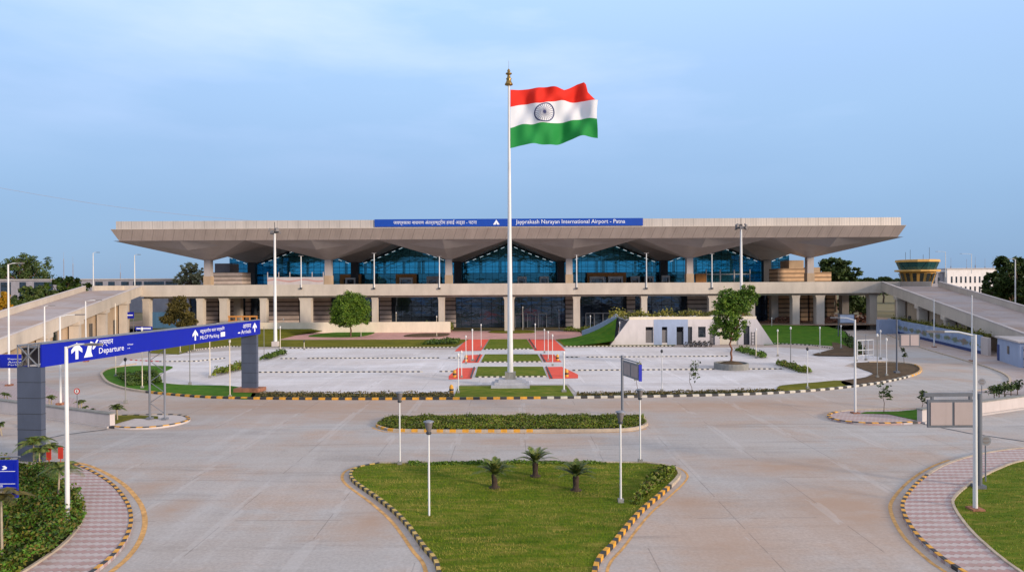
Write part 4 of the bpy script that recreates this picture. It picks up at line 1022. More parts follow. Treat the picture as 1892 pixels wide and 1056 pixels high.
for off in (-.035, .035):
    for i in range(48):
        a, b = 2*math.pi*i/48, 2*math.pi*(i+1)/48
        mb.add([wheel(a, 1.0, off), wheel(b, 1.0, off), wheel(b, .89, off), wheel(a, .89, off)], [(0, 1, 2, 3)])
        mb.add([wheel(a, .16, off), wheel(b, .16, off), wheel(b, 0, off)], [(0, 1, 2)])
    for i in range(24):
        a = 2*math.pi*i/24
        for r0, r1 in ((.1, .36), (.36, .62), (.62, .87)):
            w0, w1 = (.035/max(r0, .15)*.5, .03/max(r1, .15)*.5)
            mb.add([wheel(a-w0, r0, off), wheel(a+w0, r0, off), wheel(a+w1, r1, off), wheel(a-w1, r1, off)], [(0, 1, 2, 3)])
mb.build('spoked_wheel', M['navy'], wb)

# ------------------------------------------------------------------ gantry over the left road
ga = G(59, 851); gb = G(462, 724); ga.z = gb.z = 0
u = (gb-ga).normalized(); n = Vector((u.y, -u.x, 0)); L = (gb-ga).length
GN = thing('sign_gantry', 'grey pillared gantry carrying a long blue direction board across the left road', 'sign gantry', ga)
def zat(px, py, p): return P(px, py, p.y).z
zl0, zl1 = zat(76, 669, ga), zat(76, 631, ga); zr0, zr1 = zat(474, 621, gb), zat(474, 595, gb)
zb0, zb1 = (zl0+zr0)/2, (zl1+zr1)/2
mb = MB(); mb.obox(ga, u, .17, n, .80, 0, zb0-.02); pa = mb.build('pillar', M['pillar'], GN)
gm = MB()
for i in range(1, 6): gm.obox(ga, u, .182, n, .812, zb0*i/6, zb0*i/6+.03)
gm.build('panel_joint', M['dark'], pa)
mb = MB(); mb.obox(gb, u, .17, n, .80, 0, zb0-.02); pb = mb.build('pillar', M['pillar'], GN)
gm = MB()
for i in range(1, 6): gm.obox(gb, u, .182, n, .812, zb0*i/6, zb0*i/6+.03)
gm.build('panel_joint', M['dark'], pb)
mb = MB(); mb.obox(gb, u, .8, n, 1.3, .1, .45); mb.build('rubble_footing', M['rubble'], GN)
# truss box along the top
mb = MB(); q0 = ga-u*.2; q1 = gb+u*.25
for o in (-.72, .70):
    for z_ in (zb0+.05, zb1-.05): mb.tube([q0+n*o+Vector((0, 0, z_)), q1+n*o+Vector((0, 0, z_))], .06, 6)
K_ = 18
for i in range(K_+1):
    p = q0+(q1-q0)*(i/K_)
    for o in (-.72, .70): mb.tube([p+n*o+Vector((0, 0, zb0)), p+n*o+Vector((0, 0, zb1))], .035, 5)
    mb.tube([p+n*-.72+Vector((0, 0, zb1-.05)), p+n*.7+Vector((0, 0, zb1-.05))], .035, 5)
    if i < K_:
        p2 = q0+(q1-q0)*((i+1)/K_); mb.tube([p+n*-.72+Vector((0, 0, zb0)), p2+n*-.72+Vector((0, 0, zb1))], .03, 5)
for a_, b_ in (((-.72, zb0), (.7, zb1)), ((.7, zb0), (-.72, zb1)), ((0, zb0), (0, zb1))): mb.tube([q0+n*a_[0]+Vector((0, 0, a_[1])), q0+n*b_[0]+Vector((0, 0, b_[1]))], .05, 5)
mb.build('truss', M['steel'], GN)
mb = MB(); mb.obox(ga+u*L/2+u*.1, u, L/2+.15, n, .62, zb1-.22, zb1-.16); mb.obox(ga+u*L/2-n*.62, u, L/2, n, .03, zb0+.1, zb1-.2); mb.build('rear_panel', M['shutter'], GN)
mb = MB(); mb.obox(ga+u*(L/2+.12)+n*.84, u, L/2+.30, n, .05, zb0-.03, zb1+.03); board = mb.build('sign_board', M['signblue'], GN)
mb = MB(); mb.obox(ga+u*(L/2+.12)+n*.8, u, L/2+.32, n, .12, zb1+.033, zb1+.12); mb.build('board_trim', M['steel'], board)
H = zb1-zb0; base = ga+n*.90+Vector((0, 0, zb0)); Z = Vector((0, 0, 1))
def tpos(px):
    d_ = ray(px, 640); # where the line of sight crosses the face in plan
    k_ = (base.y*d_.x-base.x*d_.y)/(u.x*d_.y-u.y*d_.x); return k_
mb = MB()
def arrow(px, z0, hh): k_ = tpos(px); shape(mb, [(x*hh*1.15, y*hh) for x, y in ARROW], base+u*k_+Z*z0, u, Z)
def words(s, pa_, pb_, z0, hh): a_, b_ = tpos(pa_), tpos(pb_); write(mb, s, base+u*a_+Z*z0, u, Z, b_-a_, hh)
arrow(142, H*.12, H*.9); arrow(361, H*.2, H*.75); arrow(471, H*.2, H*.75)
a_ = tpos(155); sc = tpos(180)-a_
shape(mb, [(0, .05), (.75, .05), (.62, .35), (.66, .62), (.85, .85), (.6, .95), (.35, .72), (.22, .4)], base+u*a_+Z*H*.1, u*sc*.85, Z*H*.85)
shape(mb, [(.62, .42), (.7, .38), (.98, .62), (.95, .72), (1.08, .86), (.98, .9), (.84, .74), (.68, .6)], base+u*a_+Z*H*.12+n*.002, u*sc, Z*H*.95)
words('प्रस्थान', 184, 209, H*.56, H*.34); words('Departure', 183, 229, H*.14, H*.38)
words('Dep', 236, 246, H*.44, H*.10); words('- -', 236, 240, H*.28, H*.04)
words('बहुस्तरीय कार पार्किंग', 370, 415, H*.56, H*.32); words('MLCP Parking', 370, 405, H*.14, H*.3)
shape(mb, [(0, 0), (.7, 0), (.7, 1), (0, 1)], base+u*tpos(408)+Z*H*.2, u, Z*H*.3)
words('आगमन', 449, 464, H*.56, H*.28); words('Arrivals', 446, 464, H*.18, H*.28); words('-', 440, 444, H*.25, H*.08)
mb.build('lettering', M['letter'], board)
k_ = tpos(310); pc = ga+u*k_
mb = MB()
for o in (-.66, .62):
    mb.tube([pc+n*o, pc+n*o+Z*(zb0+.1)], .085, 8); mb.obox(pc+n*o, u, .2, n, .2, .14, .3)
for i in range(6):
    z0_, z1_ = .6+i*(zb0-.8)/6, .6+(i+1)*(zb0-.8)/6; s_ = 1 if i % 2 else -1
    mb.tube([pc+n*(-.66 if s_ > 0 else .62)+Z*z0_, pc+n*(.62 if s_ > 0 else -.66)+Z*z1_], .03, 5)
mb.build('lattice_support', M['steel'], GN)

# ------------------------------------------------------------------ signs
def panel_sign(name, label, pole_px, pole_y, pole_top, corners, front='signback', back=None, words_=None, frame='signframe', cells=2, bar=True, pr=.09):
    """one pole and a framed board; corners: left/right x, top and bottom y at the pole's distance"""
    g = G(pole_px, pole_y); Y = g.y; t = thing(name, label, 'sign', g)
    zp = P(pole_px, pole_top, Y).z; m = MB(); m.tube([(g.x, Y, 0), (g.x, Y, zp)], pr, 10); m.box(g.x-.25, g.x+.25, Y-.25, Y+.25, 0, .3); m.build('pole', M[frame], t)
    xl, xr, yt, yb = corners; x0, x1 = P(xl, yt, Y).x, P(xr, yt, Y).x; z1, z0 = P((xl+xr)/2, yt, Y).z, P((xl+xr)/2, yb, Y).z; f = (z1-z0)*.09
    yy = Y-.16
    m = MB(); m.box(x0, x1, yy, yy+.10, z0, z1); bd = m.build('sign_board', M[frame], t)
    w_ = (x1-x0-f)/cells
    for i in range(cells):
        m = MB(); m.box(x0+f+i*w_, x0+(i+1)*w_, yy-.03, yy-.003, z0+f, z1-f); m.build('panel', M[front], bd)
    if bar:
        m = MB(); m.box(min(x0, g.x)-.1, max(x1, g.x), yy+.1, yy+.2, z1+f*1.2, z1+f*2.6)
        for xx in (x0+.3, x1-.3): m.box(xx-.06, xx+.06, yy+.1, yy+.2, z1-.1, z1+f*1.2)
        m.build('arm', M[frame], t)
    return t, bd, (x0, x1, z0, z1, yy)
panel_sign('direction_sign', 'back of a big two panel grey sign on a thick pole above the right pavement', 1808, 905, 726, (1711, 1803, 737, 788), pr=.17)
panel_sign('direction_sign', 'back of a small two panel grey sign on a post in the soil bed', 1657, 690, 590, (1661, 1698, 616, 640), bar=False)
panel_sign('direction_sign', 'blank pale sign board on a grey post far along the right road below the viaduct', 1549, 628, 578, (1550, 1578, 580, 597), front='bluewall', cells=1, bar=False)
# sideways pole sign with blue edge
g = G(1150, 768); t = thing('direction_sign', 'edge-on grey sign with a blue rim on a tall pole behind the hedge island', 'sign', g)
m = MB(); zt2 = P(1150, 656, g.y).z; m.tube([g, (g.x, g.y, zt2)], .11, 10); m.build('pole', M['steel'], t)
d_ = Vector((.22, -.975, 0)).normalized(); nn = Vector((d_.y, -d_.x, 0)); ln_ = 3.3
m = MB(); z1, z0 = P(1152, 664, g.y).z, P(1152, 692, g.y).z; c = g+d_*(ln_/2+.25)
m.obox(c, d_, ln_/2, nn, .05, z0, z1); bd = m.build('sign_board', M['steel'], t)
for sd, mt in ((1, 'signback'), (-1, 'signblue')):
    for i in (-1, 1):
        m = MB(); m.obox(c+nn*sd*.065+d_*i*ln_*.23, d_, ln_*.19, nn, .012, z0+.15, z1-.15); m.build('panel', M[mt], bd)
m = MB(); m.obox(c+d_*(ln_/2+.04), d_, .035, nn, .12, z0-.02, z1+.02); m.build('blue_edge', M['signblue'], bd)
m = MB(); m.tube([Vector((g.x, g.y, z1+.12)), Vector((g.x, g.y, z1+.12))+d_*(ln_+.2)], .05, 6); m.build('arm', M['steel'], t)
# blue sign cropped by the left edge
t, bd, (x0, x1, z0, z1, yy) = panel_sign('direction_sign', 'blue sign board reading er Park over the left garden shrubs', -4, 985, 840, (-60, 36, 848, 917), front='signblue', frame='signblue', cells=1, bar=False, pr=.06)
m = MB()
write(m, 'er Park', (P(1, 900, yy).x, yy-.04, P(1, 912, yy).z), (1, 0, 0), (0, 0, 1), P(24, 900, yy).x-P(1, 900, yy).x, .21)
write(m, 'र्क', (P(1, 900, yy).x, yy-.04, P(1, 901, yy).z), (1, 0, 0), (0, 0, 1), .13, .14)
for yl in (870, 893): m.box(x0+.05, x1-.05, yy-.045, yy-.035, P(0, yl, yy).z, P(0, yl, yy).z+.02)
shape(m, [(0, .1), (.3, 0), (.9, .2), (1, .55), (.6, .9), (.1, .8), (.35, .55), (.6, .5), (.3, .35)], (P(4, 866, yy).x, yy-.04, P(4, 867, yy).z), (.24, 0, 0), (0, 0, .2))
m.build('lettering', M['letter'], bd)
m = MB(); m.tube([(x0, yy+.2, z1+.1), (x1, yy+.2, z1+.1)], .04, 6); m.build('top_rail', M['steel'], t)
# blue sign behind the gantry's left pillar
t, bd, (x0, x1, z0, z1, yy) = panel_sign('direction_sign', 'blue sign board with rows of white writing just left of the gantry pillar', 46, 790, 650, (2, 56, 654, 679), front='signblue', frame='signblue', cells=1, bar=False, pr=.07)
m = MB()
for i, (s_, a_) in enumerate((('Departure', .55), ('Arrivals', .34), ('Parking', .12))):
    write(m, s_, (x0+(x1-x0)*.30, yy-.04, z0+(z1-z0)*(a_+.04)), (1, 0, 0), (0, 0, 1), (x1-x0)*.55, (z1-z0)*.14)
m.build('lettering', M['letter'], bd)
# other small blue boards by the left undercroft
for i, (x0, x1, y0, y1, Yb, lb) in enumerate(((226, 247, 576, 588, 140, 'small blue board hung on the tan wall under the left ramp'), (250, 281, 603, 610, 118, 'low blue board between the gantry board and left ramp wall'))):
    a, b = P(x0, y1, Yb), P(x1, y0, Yb); t = thing('notice_board', lb, 'sign', (a.x, Yb, 0)); m = MB(); m.box(a.x, b.x, Yb, Yb+.1, a.z, b.z); bd = m.build('board', M['signblue'], t)
    m = MB(); m.box(a.x+.1, a.x+.18, Yb+.1, Yb+.2, 0, a.z+.3); m.box(b.x-.18, b.x-.1, Yb+.1, Yb+.2, 0, a.z+.3); m.build('post', M['steel'], t)
    m = MB(); m.box(a.x+.2, b.x-.2, Yb-.02, Yb-.005, (a.z+b.z)/2-.1, (a.z+b.z)/2+.12); m.build('white_band', M['letter'], bd)
# round traffic signs
def round_sign(px, y_base, y_c, r_px, label, face, rim):
    g = G(px, y_base); zc_ = P(px, y_c, g.y).z; r = r_px*g.y/1260; t = thing('round_sign', label, 'sign', g)
    m = MB(); m.tube([g, (g.x, g.y, zc_+r*.8)], .035, 6); m.build('post', M['steel'], t)
    m = MB(); V = [(g.x+r*math.cos(a), g.y-.05, zc_+r*math.sin(a)) for a in [2*math.pi*i/20 for i in range(20)]]
    m.add(V+[(x, y+.02, z_) for x, y, z_ in V], [tuple(range(20)), tuple(range(39, 19, -1))]+[(i, (i+1) % 20, 20+(i+1) % 20, 20+i) for i in range(20)]); d2 = m.build('disc', M[rim], t)
    m = MB(); m.add([(g.x+(x-g.x)*.68, g.y-.056, zc_+(z_-zc_)*.68) for x, y, z_ in V], [tuple(range(20))]); m.build('face', M[face], d2)
    if face == 'white':
        m = MB(); m.box(g.x-r*.14, g.x+r*.14, g.y-.066, g.y-.06, zc_-r*.4, zc_+r*.4); m.build('black_bar', M['dark'], d2)
    else:
        m = MB(); m.box(g.x-r*.95, g.x+r*.95, g.y-.075, g.y-.06, zc_-r*.1, zc_+r*.1); m.build('brace', M['steel'], d2)
round_sign(143, 764, 722, 5.5, 'small round white road sign with red rim behind the left wall', 'white', 'red')
round_sign(1814, 742, 705, 7, 'round grey sign back on a post behind the right low wall', 'shutter', 'steel')
round_sign(1821, 893, 813, 9.5, 'round grey sign back on a thin post at the right lawn corner', 'shutter', 'steel')

# ------------------------------------------------------------------ lamps and posts
def lamp_post(px, yb, yt, label, head='cap', col='white', r=None, name='garden_lamp', grp='slim lamp posts on verges and paths', foot=True):
    g = G(px, yb); Y = g.y; zt_ = P(px, yt, Y).z; r = r or .055
    t = thing(name, label, 'lamp post', g, grp)
    hl = .0 if head == 'none' else (.56 if head == 'cone' else .34)
    m = MB(); m.tube([g, (g.x, g.y, zt_-hl)], [r*1.15, r], 8); m.build('post', M[col], t)
    if foot: m = MB(); m.box(g.x-r*3, g.x+r*3, g.y-r*3, g.y+r*3, .02, .3); m.build('footing', M['planter'], t)
    if head == 'cone':
        m = MB(); m.lathe((g.x, g.y, zt_-hl), [(.05, -.04), (.09, 0), (.09, .06), (.12, .10), (.195, .46)], 10); hd = m.build('lantern', M['shutter'], t)
        m = MB(); m.lathe((g.x, g.y, zt_-hl), [(.245, .46), (.245, .49), (.08, .54)], 10); m.build('cap', M['steel'], hd)
        m = MB(); m.lathe((g.x, g.y, zt_-hl), [(.10, -.1), (.125, -.06), (.125, .0), (.1, .02)], 10); m.build('collar', M['dark'], hd)
    elif head == 'cap':
        m = MB(); m.lathe((g.x, g.y, zt_-hl), [(.07, 0), (.11, .05), (.11, .22), (.08, .30), (.03, .34)], 10); m.build('lamp_head', M['white'], t)
    elif head == 'dark':
        m = MB(); m.lathe((g.x, g.y, zt_-hl), [(.06, 0), (.12, .08), (.13, .24), (.04, .34)], 10); m.build('lamp_head', M['dark'], t)
    return t
FG = 'cone lantern posts round the front islands'
lamp_post(793, 957, 775, 'white post with a grey cone lantern on the front lawn left of the cycads', 'cone', 'white', .042, grp=FG, foot=False)
lamp_post(739, 861, 722, 'white cone lantern post at the left back corner of the front lawn', 'cone', 'white', .042, grp=FG)
lamp_post(1147, 932, 757, 'white cone lantern post on a rough stone footing right of the cycads', 'cone', 'white', .045, grp=FG)
lamp_post(1183, 857, 717, 'white cone lantern post at the right back corner of the front lawn', 'cone', 'white', .042, grp=FG)
LP = [
 (861, 672, 619, 'cap', 'white', 'thin white lamp post at outer edge of the left red path, middle strip'),
 (873, 667, 607, 'cap', 'white', 'thicker white lamp post in the middle of the left red path'),
 (889, 642, 598, 'cap', 'white', 'white lamp post at the inner far edge of the left red path'),
 (847, 727, 652, 'cap', 'white', 'tall white lamp post at the left corner of the flagpole lawn'),
 (853, 698, 647, 'cap', 'white', 'white lamp post in the nearest strip of the left red path'),
 (989, 644, 597, 'cap', 'white', 'white lamp post at the inner far edge of the right red path'),
 (1006, 652, 607, 'cap', 'white', 'white lamp post on the first lane behind the right red path'),
 (1013, 666, 611, 'cap', 'white', 'white lamp post in the middle strip of the right red path'),
 (1021, 676, 617, 'cap', 'white', 'bright headed white lamp post at outer edge of the right red path'),
 (1042, 725, 648, 'cap', 'white', 'stout white lamp post at the right corner of the flagpole lawn'),
 (1091, 625, 582, 'cap', 'white', 'white lamp post on the grass at the foot of the bank slope'),
 (1145, 637, 594, 'cap', 'white', 'pale lamp post before the left sloping end of the pavilion'),
 (1223, 724, 645, 'dark', 'white', 'white post with small dark head on the front verge below the pavilion'),
 (966, 609, 566, 'cap', 'white', 'white lamp post beside the entrance doors right of the flagpole'),
 (1033, 609, 571, 'cap', 'white', 'white lamp post by the grooved pillar right of the entrance'),
 (425, 735, 626, 'cap', 'whitecream', 'tall cream lamp post just left of the gantry right pillar'),
 (488, 660, 603, 'none', 'planter', 'bare grey post on the grass right of the gantry'),
 (518, 647, 602, 'cap', 'whitecream', 'cream lamp post beside the base of the left floodlight mast'),
 (524, 615, 588, 'cap', 'whitecream', 'short cream lamp post on the far grass near the plinth wall'),
 (562, 646, 628, 'dark', 'whitecream', 'very short lamp post at the far kerb of the left lot'),
 (667, 622, 578, 'cap', 'whitecream', 'cream lamp post on the oval grass bed beside the round tree'),
 (807, 622, 583, 'cap', 'whitecream', 'cream lamp post in the brown bed left of the entrance'),
 (732, 612, 576, 'cap', 'whitecream', 'cream lamp post behind the hedge bed below the grooved wall'),
 (214, 696, 560, 'none', 'whitecream', 'tall cream post at the left tip of the crescent lawn'),
 (232, 745, 660, 'dark', 'planter', 'grey post with dark head in the crescent lawn left of the lattice'),
 (263, 718, 604, 'cap', 'whitecream', 'cream post on a rubble footing in the crescent lawn'),
 (351, 711, 612, 'none', 'planter', 'tall thin grey post by the inner kerb of the crescent lawn'),
 (333, 652, 612, 'cap', 'whitecream', 'cream lamp post behind the gantry board at the far lawn edge'),
 (359, 649, 610, 'cap', 'whitecream', 'cream lamp post on the grass right of the left dark tree'),
 (388, 698, 606, 'cap', 'whitecream', 'cream lamp post at the near end of the left lot planting strip'),
 (1397, 662, 606, 'cap', 'whitecream', 'cream lamp post at the lot edge by the right planting strip end'),
 (1426, 612, 586, 'cap', 'white', 'small white lamp post on the green bank right of the pavilion'),
 (1437, 658, 608, 'cap', 'whitecream', 'cream lamp post in the lot before the right green bank'),
 (1461, 676, 603, 'cap', 'planter', 'grey lamp post with pale top at the upper end of the second planting strip'),
 (1492, 719, 641, 'dark', 'white', 'white post with dark head in the verge of the right curve'),
 (1515, 655, 603, 'cap', 'white', 'white lamp post at the far right kerb before the green bank'),
 (1554, 645, 600, 'cap', 'white', 'white lamp post near the dark shrubs at the right bank end'),
 (1621, 698, 616, 'cap', 'planter', 'thin grey lamp post at the left side of the dark soil bed'),
 (1627, 664, 609, 'cap', 'white', 'white lamp post by the far side of the right road'),
 (1638, 695, 624, 'cap', 'white', 'bright white lamp post in the middle of the dark soil bed'),
 (1582, 668, 630, 'none', 'planter', 'low grey post by the lot exit at right'),
 (1600, 666, 618, 'none', 'steel', 'thin steel post beside the lot exit barrier'),
]
for px, yb, yt, hd, c, lb in LP: lamp_post(px, yb, yt, lb, hd, c, .075 if 'stout' in lb or 'thicker' in lb else .042)
def street_light(px, yb, yt, label, arm, r0=.10, col='white', base_z=None, Y=None, n_='street_lamp', foot=True):
    g = G(px, yb) if Y is None else P(px, yb, Y); Y = g.y; zt_ = P(px, yt, Y).z
    t = thing(n_, label, 'street lamp', g, 'tall tapering street lamps')
    m = MB(); m.tube([g, (g.x, Y, (g.z+zt_)/2), (g.x, Y, zt_)], [r0*1.15, r0, r0*.8], 10); m.build('pole', M[col], t)
    if foot: m = MB(); m.box(g.x-.28, g.x+.28, Y-.28, Y+.28, g.z, g.z+.22); m.build('footing', M['rubble'], t)
    if arm:
        dx, dy = arm; e = Vector((g.x+dx, Y+dy, zt_+.12)); s_ = Vector((g.x, Y, zt_-.06))
        m = MB(); m.tube([s_, s_+(e-s_)*.5+Vector((0, 0, .08)), e], .045, 6); am = m.build('arm', M[col], t)
        v = (e-s_); v.z = 0; v.normalize(); w_ = Vector((-v.y, v.x, 0)); m = MB(); c = e+v*.3; m.obox((c.x, c.y, 0), v, .36, w_, .13, e.z-.06, e.z+.05); m.build('luminaire', M['shutter'], am)
    return t
street_light(125, 967, 640, 'tallest white street lamp, rising from the left garden shrubs before the gantry', (1.1, -.2), .09, 'white', foot=False)
street_light(1802, 946, 618, 'tall white street lamp on the right front lawn beside the big grey sign', (-1.25, .4), .09, 'white')
street_light(1580, 766, 590, 'slim white street lamp on the striped nose island at right', (-1.0, .5), .085, 'white')
street_light(17, 713, 488, 'white street lamp at the far left edge on bare ground', (.8, .2), .10, 'white')
street_light(83, 676, 566, 'white street lamp behind the gantry truss end in front of the left ramp', (.5, .2), .10, 'white')
street_light(112, 748, 584, 'white street lamp standing behind the left low wall near the palms', (1.2, .4), .09, 'white')
street_light(159, 668, 556, 'white street lamp whose head overlaps the left ramp parapet', (1.2, .5), .09, 'white')
street_light(1726, 642, 552, 'thin white street lamp in front of the mural wall', None, .09, 'white')
street_light(1796, 668, 545, 'pale street lamp at the near end of the mural wall', None, .09, 'white')
for px, yt, yb, Y, arm, lb in ((172.5, 467, 530, 163, (.9, 0), 'street lamp on the top of the left ramp, nearest the annexe middle'), (249, 471, 528, 163, (.8, 0), 'street lamp where the left ramp meets the elevated road'), (1747, 465, 512, 240, (-2.8, 0), 'street lamp with long left arm above the control tower right side'),
                           (1795, 469, 505, 240, (-3.4, 0), 'street lamp with long left arm above the white office'), (1876, 479, 562, 128, (-.8, 0), 'white street lamp before the dark trees at the right edge')):
    t = street_light(px, yb, yt, lb, arm, .11, 'white', Y=Y, foot=False)
for px, yt, lb in ((556.5, 473, 'deck light pole above the double pier left of the round tree'), (691.5, 468, 'deck light pole between first and second orange portals'), (812, 474, 'deck light pole beside the column left of the flagpole'), (1065.5, 471, 'deck light pole beside the column right of the flagpole'), (1194.5, 468, 'deck light pole right of the wide orange portal'), (1315.5, 469, 'deck light pole left of the right floodlight mast')):
    Y = 148.9; g = P(px, 531, Y); zt_ = P(px, yt, Y).z; t = thing('deck_light', lb, 'light pole', g, 'light poles along the elevated road parapet')
    m = MB(); m.tube([g, (g.x, Y, zt_)], [.13, .10], 8); m.build('pole', M['white'], t)
    m = MB(); m.box(g.x-.22, g.x+.22, Y-.3, Y+.06, g.z-.35, g.z); m.build('bracket', M['dark'], t)
    m = MB(); m.box(g.x-.5, g.x+.5, Y-.12, Y+.12, zt_, zt_+.14); m.build('luminaire', M['shutter'], t)
def high_mast(px, yb, yt, lb):
    g = G(px, yb); Y = g.y; zt_ = P(px, yt, Y).z; t = thing('floodlight_mast', lb, 'floodlight mast', g, 'floodlight masts before the terminal')
    m = MB(); m.tube([g, (g.x, Y, zt_-1)], [.30, .17], 12); m.build('mast', M['white'], t)
    m = MB(); m.lathe((g.x, Y, zt_-1.0), [(.3, 0), (.6, .1), (.6, .25), (.3, .35)], 12); m.tube([(g.x, Y, zt_-1), (g.x, Y, zt_+.9)], .05, 6); hd = m.build('head_frame', M['dark'], t)
    for i in range(6):
        a = math.pi*2*i/6+.3; v = Vector((math.cos(a), math.sin(a), 0)); w_ = Vector((-v.y, v.x, 0)); p = Vector((g.x, Y, 0))+v*.8; z0_ = zt_-.9+.45*(i % 2)
        m = MB(); q = [p-v*.1-w_*.3, p-v*.1+w_*.3, p+v*.2+w_*.3, p+v*.2-w_*.3]; q = q[::-1]
        m.hexa([(a_.x, a_.y, z0_-(.25 if k_ in (0, 1) else 0)) for k_, a_ in enumerate(q)], [(a_.x, a_.y, z0_+.35-(.25 if k_ in (0, 1) else 0)) for k_, a_ in enumerate(q)]); m.build('floodlight', M['shutter'], hd)
    m = MB(); m.box(g.x-.5, g.x+.5, Y-.5, Y+.5, 0, .9); m.build('base_box', M['pale'], t)
high_mast(509, 640, 420, 'white floodlight mast left of the round tree with lamps level with the roof')
high_mast(1370, 634, 412, 'white floodlight mast behind the planter tree with lamps level with the roof')
# antenna masts on the skyline
for px, yt, Y, lb in ((118, 466, 420, 'thin lattice radio mast on the left skyline, farther left of the pair'), (135, 474, 420, 'shorter thin radio mast right beside the left skyline mast'), (222.5, 487, 330, 'short dark radio mast on the annexe roof'), (1757, 476, 330, 'dark radio mast over the grey service block'), (1786, 478, 330, 'first radio mast over the white office'), (1802, 474, 330, 'second radio mast over the white office'), (1820, 477, 330, 'radio mast at the right end of the white office'), (1835, 474, 330, 'radio mast rising before the right dark trees')):
    g = P(px, 522, Y); g.z = 0; zt_ = P(px, yt, Y).z; t = thing('radio_mast', lb, 'mast', g, 'radio masts on the skyline'); m = MB()
    for k_ in range(3):
        a = 2.1*k_; m.tube([(g.x+.3*math.cos(a), Y+.3*math.sin(a), 0), (g.x+.12*math.cos(a), Y+.12*math.sin(a), zt_-4)], .07, 4)
    m.tube([(g.x, Y, zt_-5), (g.x, Y, zt_)], .06, 4); 
    for i in range(12): m.box(g.x-.25, g.x+.25, Y-.05, Y+.05, (zt_-4)*(i+.5)/12, (zt_-4)*(i+.5)/12+.1)
    m.build('mast', M['fargrey'], t)
# overhead cable, upper left
a, b = P(-40, 340, 150), P(470, 408, 166); m = MB()
m.tube([a+(b-a)*(i/20)-Vector((0, 0, 1.0*math.sin(math.pi*i/20))) for i in range(21)], .035, 5)
tag(m.build('overhead_cable', M['fargrey']), 'thin dark overhead cable sagging across the sky to the roof left end', 'cable')
# ------------------------------------------------------------------ trees
def limb(mb, a, b, r0, r1, wob=.12, k=5, n=7):
    a = Vector(a); b = Vector(b); L = (b-a).length; pts = [a]
    for i in range(1, k+1):
        t = i/k; pts.append(a+(b-a)*t+Vector((random.gauss(0, wob), random.gauss(0, wob), random.gauss(0, wob*.4)))*L*.12*math.sin(math.pi*min(1, t*.9)))
    mb.tube(pts, [r0+(r1-r0)*i/k for i in range(k+1)], n)
    return pts
def tree(name, label, base, lobes, trunk_h, r, leaf, bark, size, per, cat='tree', group=None, spread=.9, k_cl=1.0, lean=(0, 0)):
    """lobes: (dx, dy, z, rx, rz) ellipsoids that make up the crown"""
    base = Vector(base); t = thing(name, label, cat, base, group)
    fork = base+Vector((lean[0], lean[1], trunk_h)); mb = MB(); limb(mb, base-Vector((0, 0, .1)), fork, r, r*.7, .25, 6, 9)
    C = []
    for dx, dy, z_, rx, rz in lobes:
        c = base+Vector((dx, dy, z_)); limb(mb, fork, c, r*.55, r*.12, .5, 5, 6)
        nc = max(5, int(per*k_cl*rx*rx*.9))
        for i in range(nc):
            v = RNG.normal(size=3); v /= np.linalg.norm(v); rad = (.55+.45*RNG.random())
            p = np.array([c.x+v[0]*rx*rad, c.y+v[1]*rx*rad, c.z+v[2]*rz*rad])
            if i % 6 == 0: limb(mb, c, Vector(p), r*.12, r*.03, .4, 3, 4)
            cr = rx*RNG.uniform(.16, .30); m_ = int(RNG.uniform(30, 60))
            q = RNG.normal(size=(m_, 3))*cr*.55*np.array([1, 1, .7])+p; C.append(q)
    mb.build('trunk', M[bark], t)
    mesh_np('crown', leaf_quads(np.concatenate(C), size, .6), 4, M[leaf], t)
    return t
# round tree on the plaza bed
g = G(648, 622); lob = [(0, 0, 5.6, 2.9, 2.7), (-2.2, .2, 5.6, 2.0, 2.0), (2.2, .1, 5.8, 2.0, 2.0), (-2.3, -.5, 3.5, 1.8, 1.4), (2.2, -.4, 3.7, 1.8, 1.4), (0, -1.6, 3.6, 2.1, 1.5), (0, 0, 7.7, 2.0, 1.6), (-1.4, .3, 7.1, 1.7, 1.6), (1.5, -.3, 7.2, 1.7, 1.6), (0, 1.5, 5.0, 2.4, 2.1)]
tree('round_tree', 'round dense green tree on the oval grass bed before the left piers', g, lob, 2.4, .19, 'leafbright', 'bark', .14, 20)
g = G(1351, 681)
lob = [(-.5, 0, 6.0, 1.7, 1.9), (-1.2, .2, 4.6, 1.4, 1.3), (.4, -.3, 4.9, 1.3, 1.4), (1.0, 0, 7.6, 1.7, 1.5), (2.2, .2, 8.1, 1.3, 1.1), (.0, .2, 8.2, 1.5, 1.2), (-.9, -.2, 7.3, 1.2, 1.2), (.1, -.2, 3.6, 1.0, .9), (1.9, -.2, 9.1, 1.0, .7)]
tree('planter_tree', 'leggy green tree with red brown stem growing from the round concrete planter', g+Vector((0, 0, .5)), lob, 3.0, .14, 'leafbright', 'barkred', .125, 24)
m = MB(); r_ = 2.05; m.lathe(g, [(r_, 0), (r_, .75), (r_-.22, .75), (r_-.22, .55)], 28, 0, False); pl = thing('tree_planter', 'round mossy concrete planter in the right parking lot holding the leggy tree', 'planter', g)
m.build('ring', M['planter'], pl)
m = MB(); m.lathe(g, [(r_-.21, .5), (.9, .85), (.15, 1.0)], 24); m.build('soil_mound', M['soil'], pl)
m = MB(); gg = g+Vector((.15, -1.6, 0)); m.tube([(gg.x, gg.y, 3.9), (gg.x, gg.y, 6.2)], .10, 8)
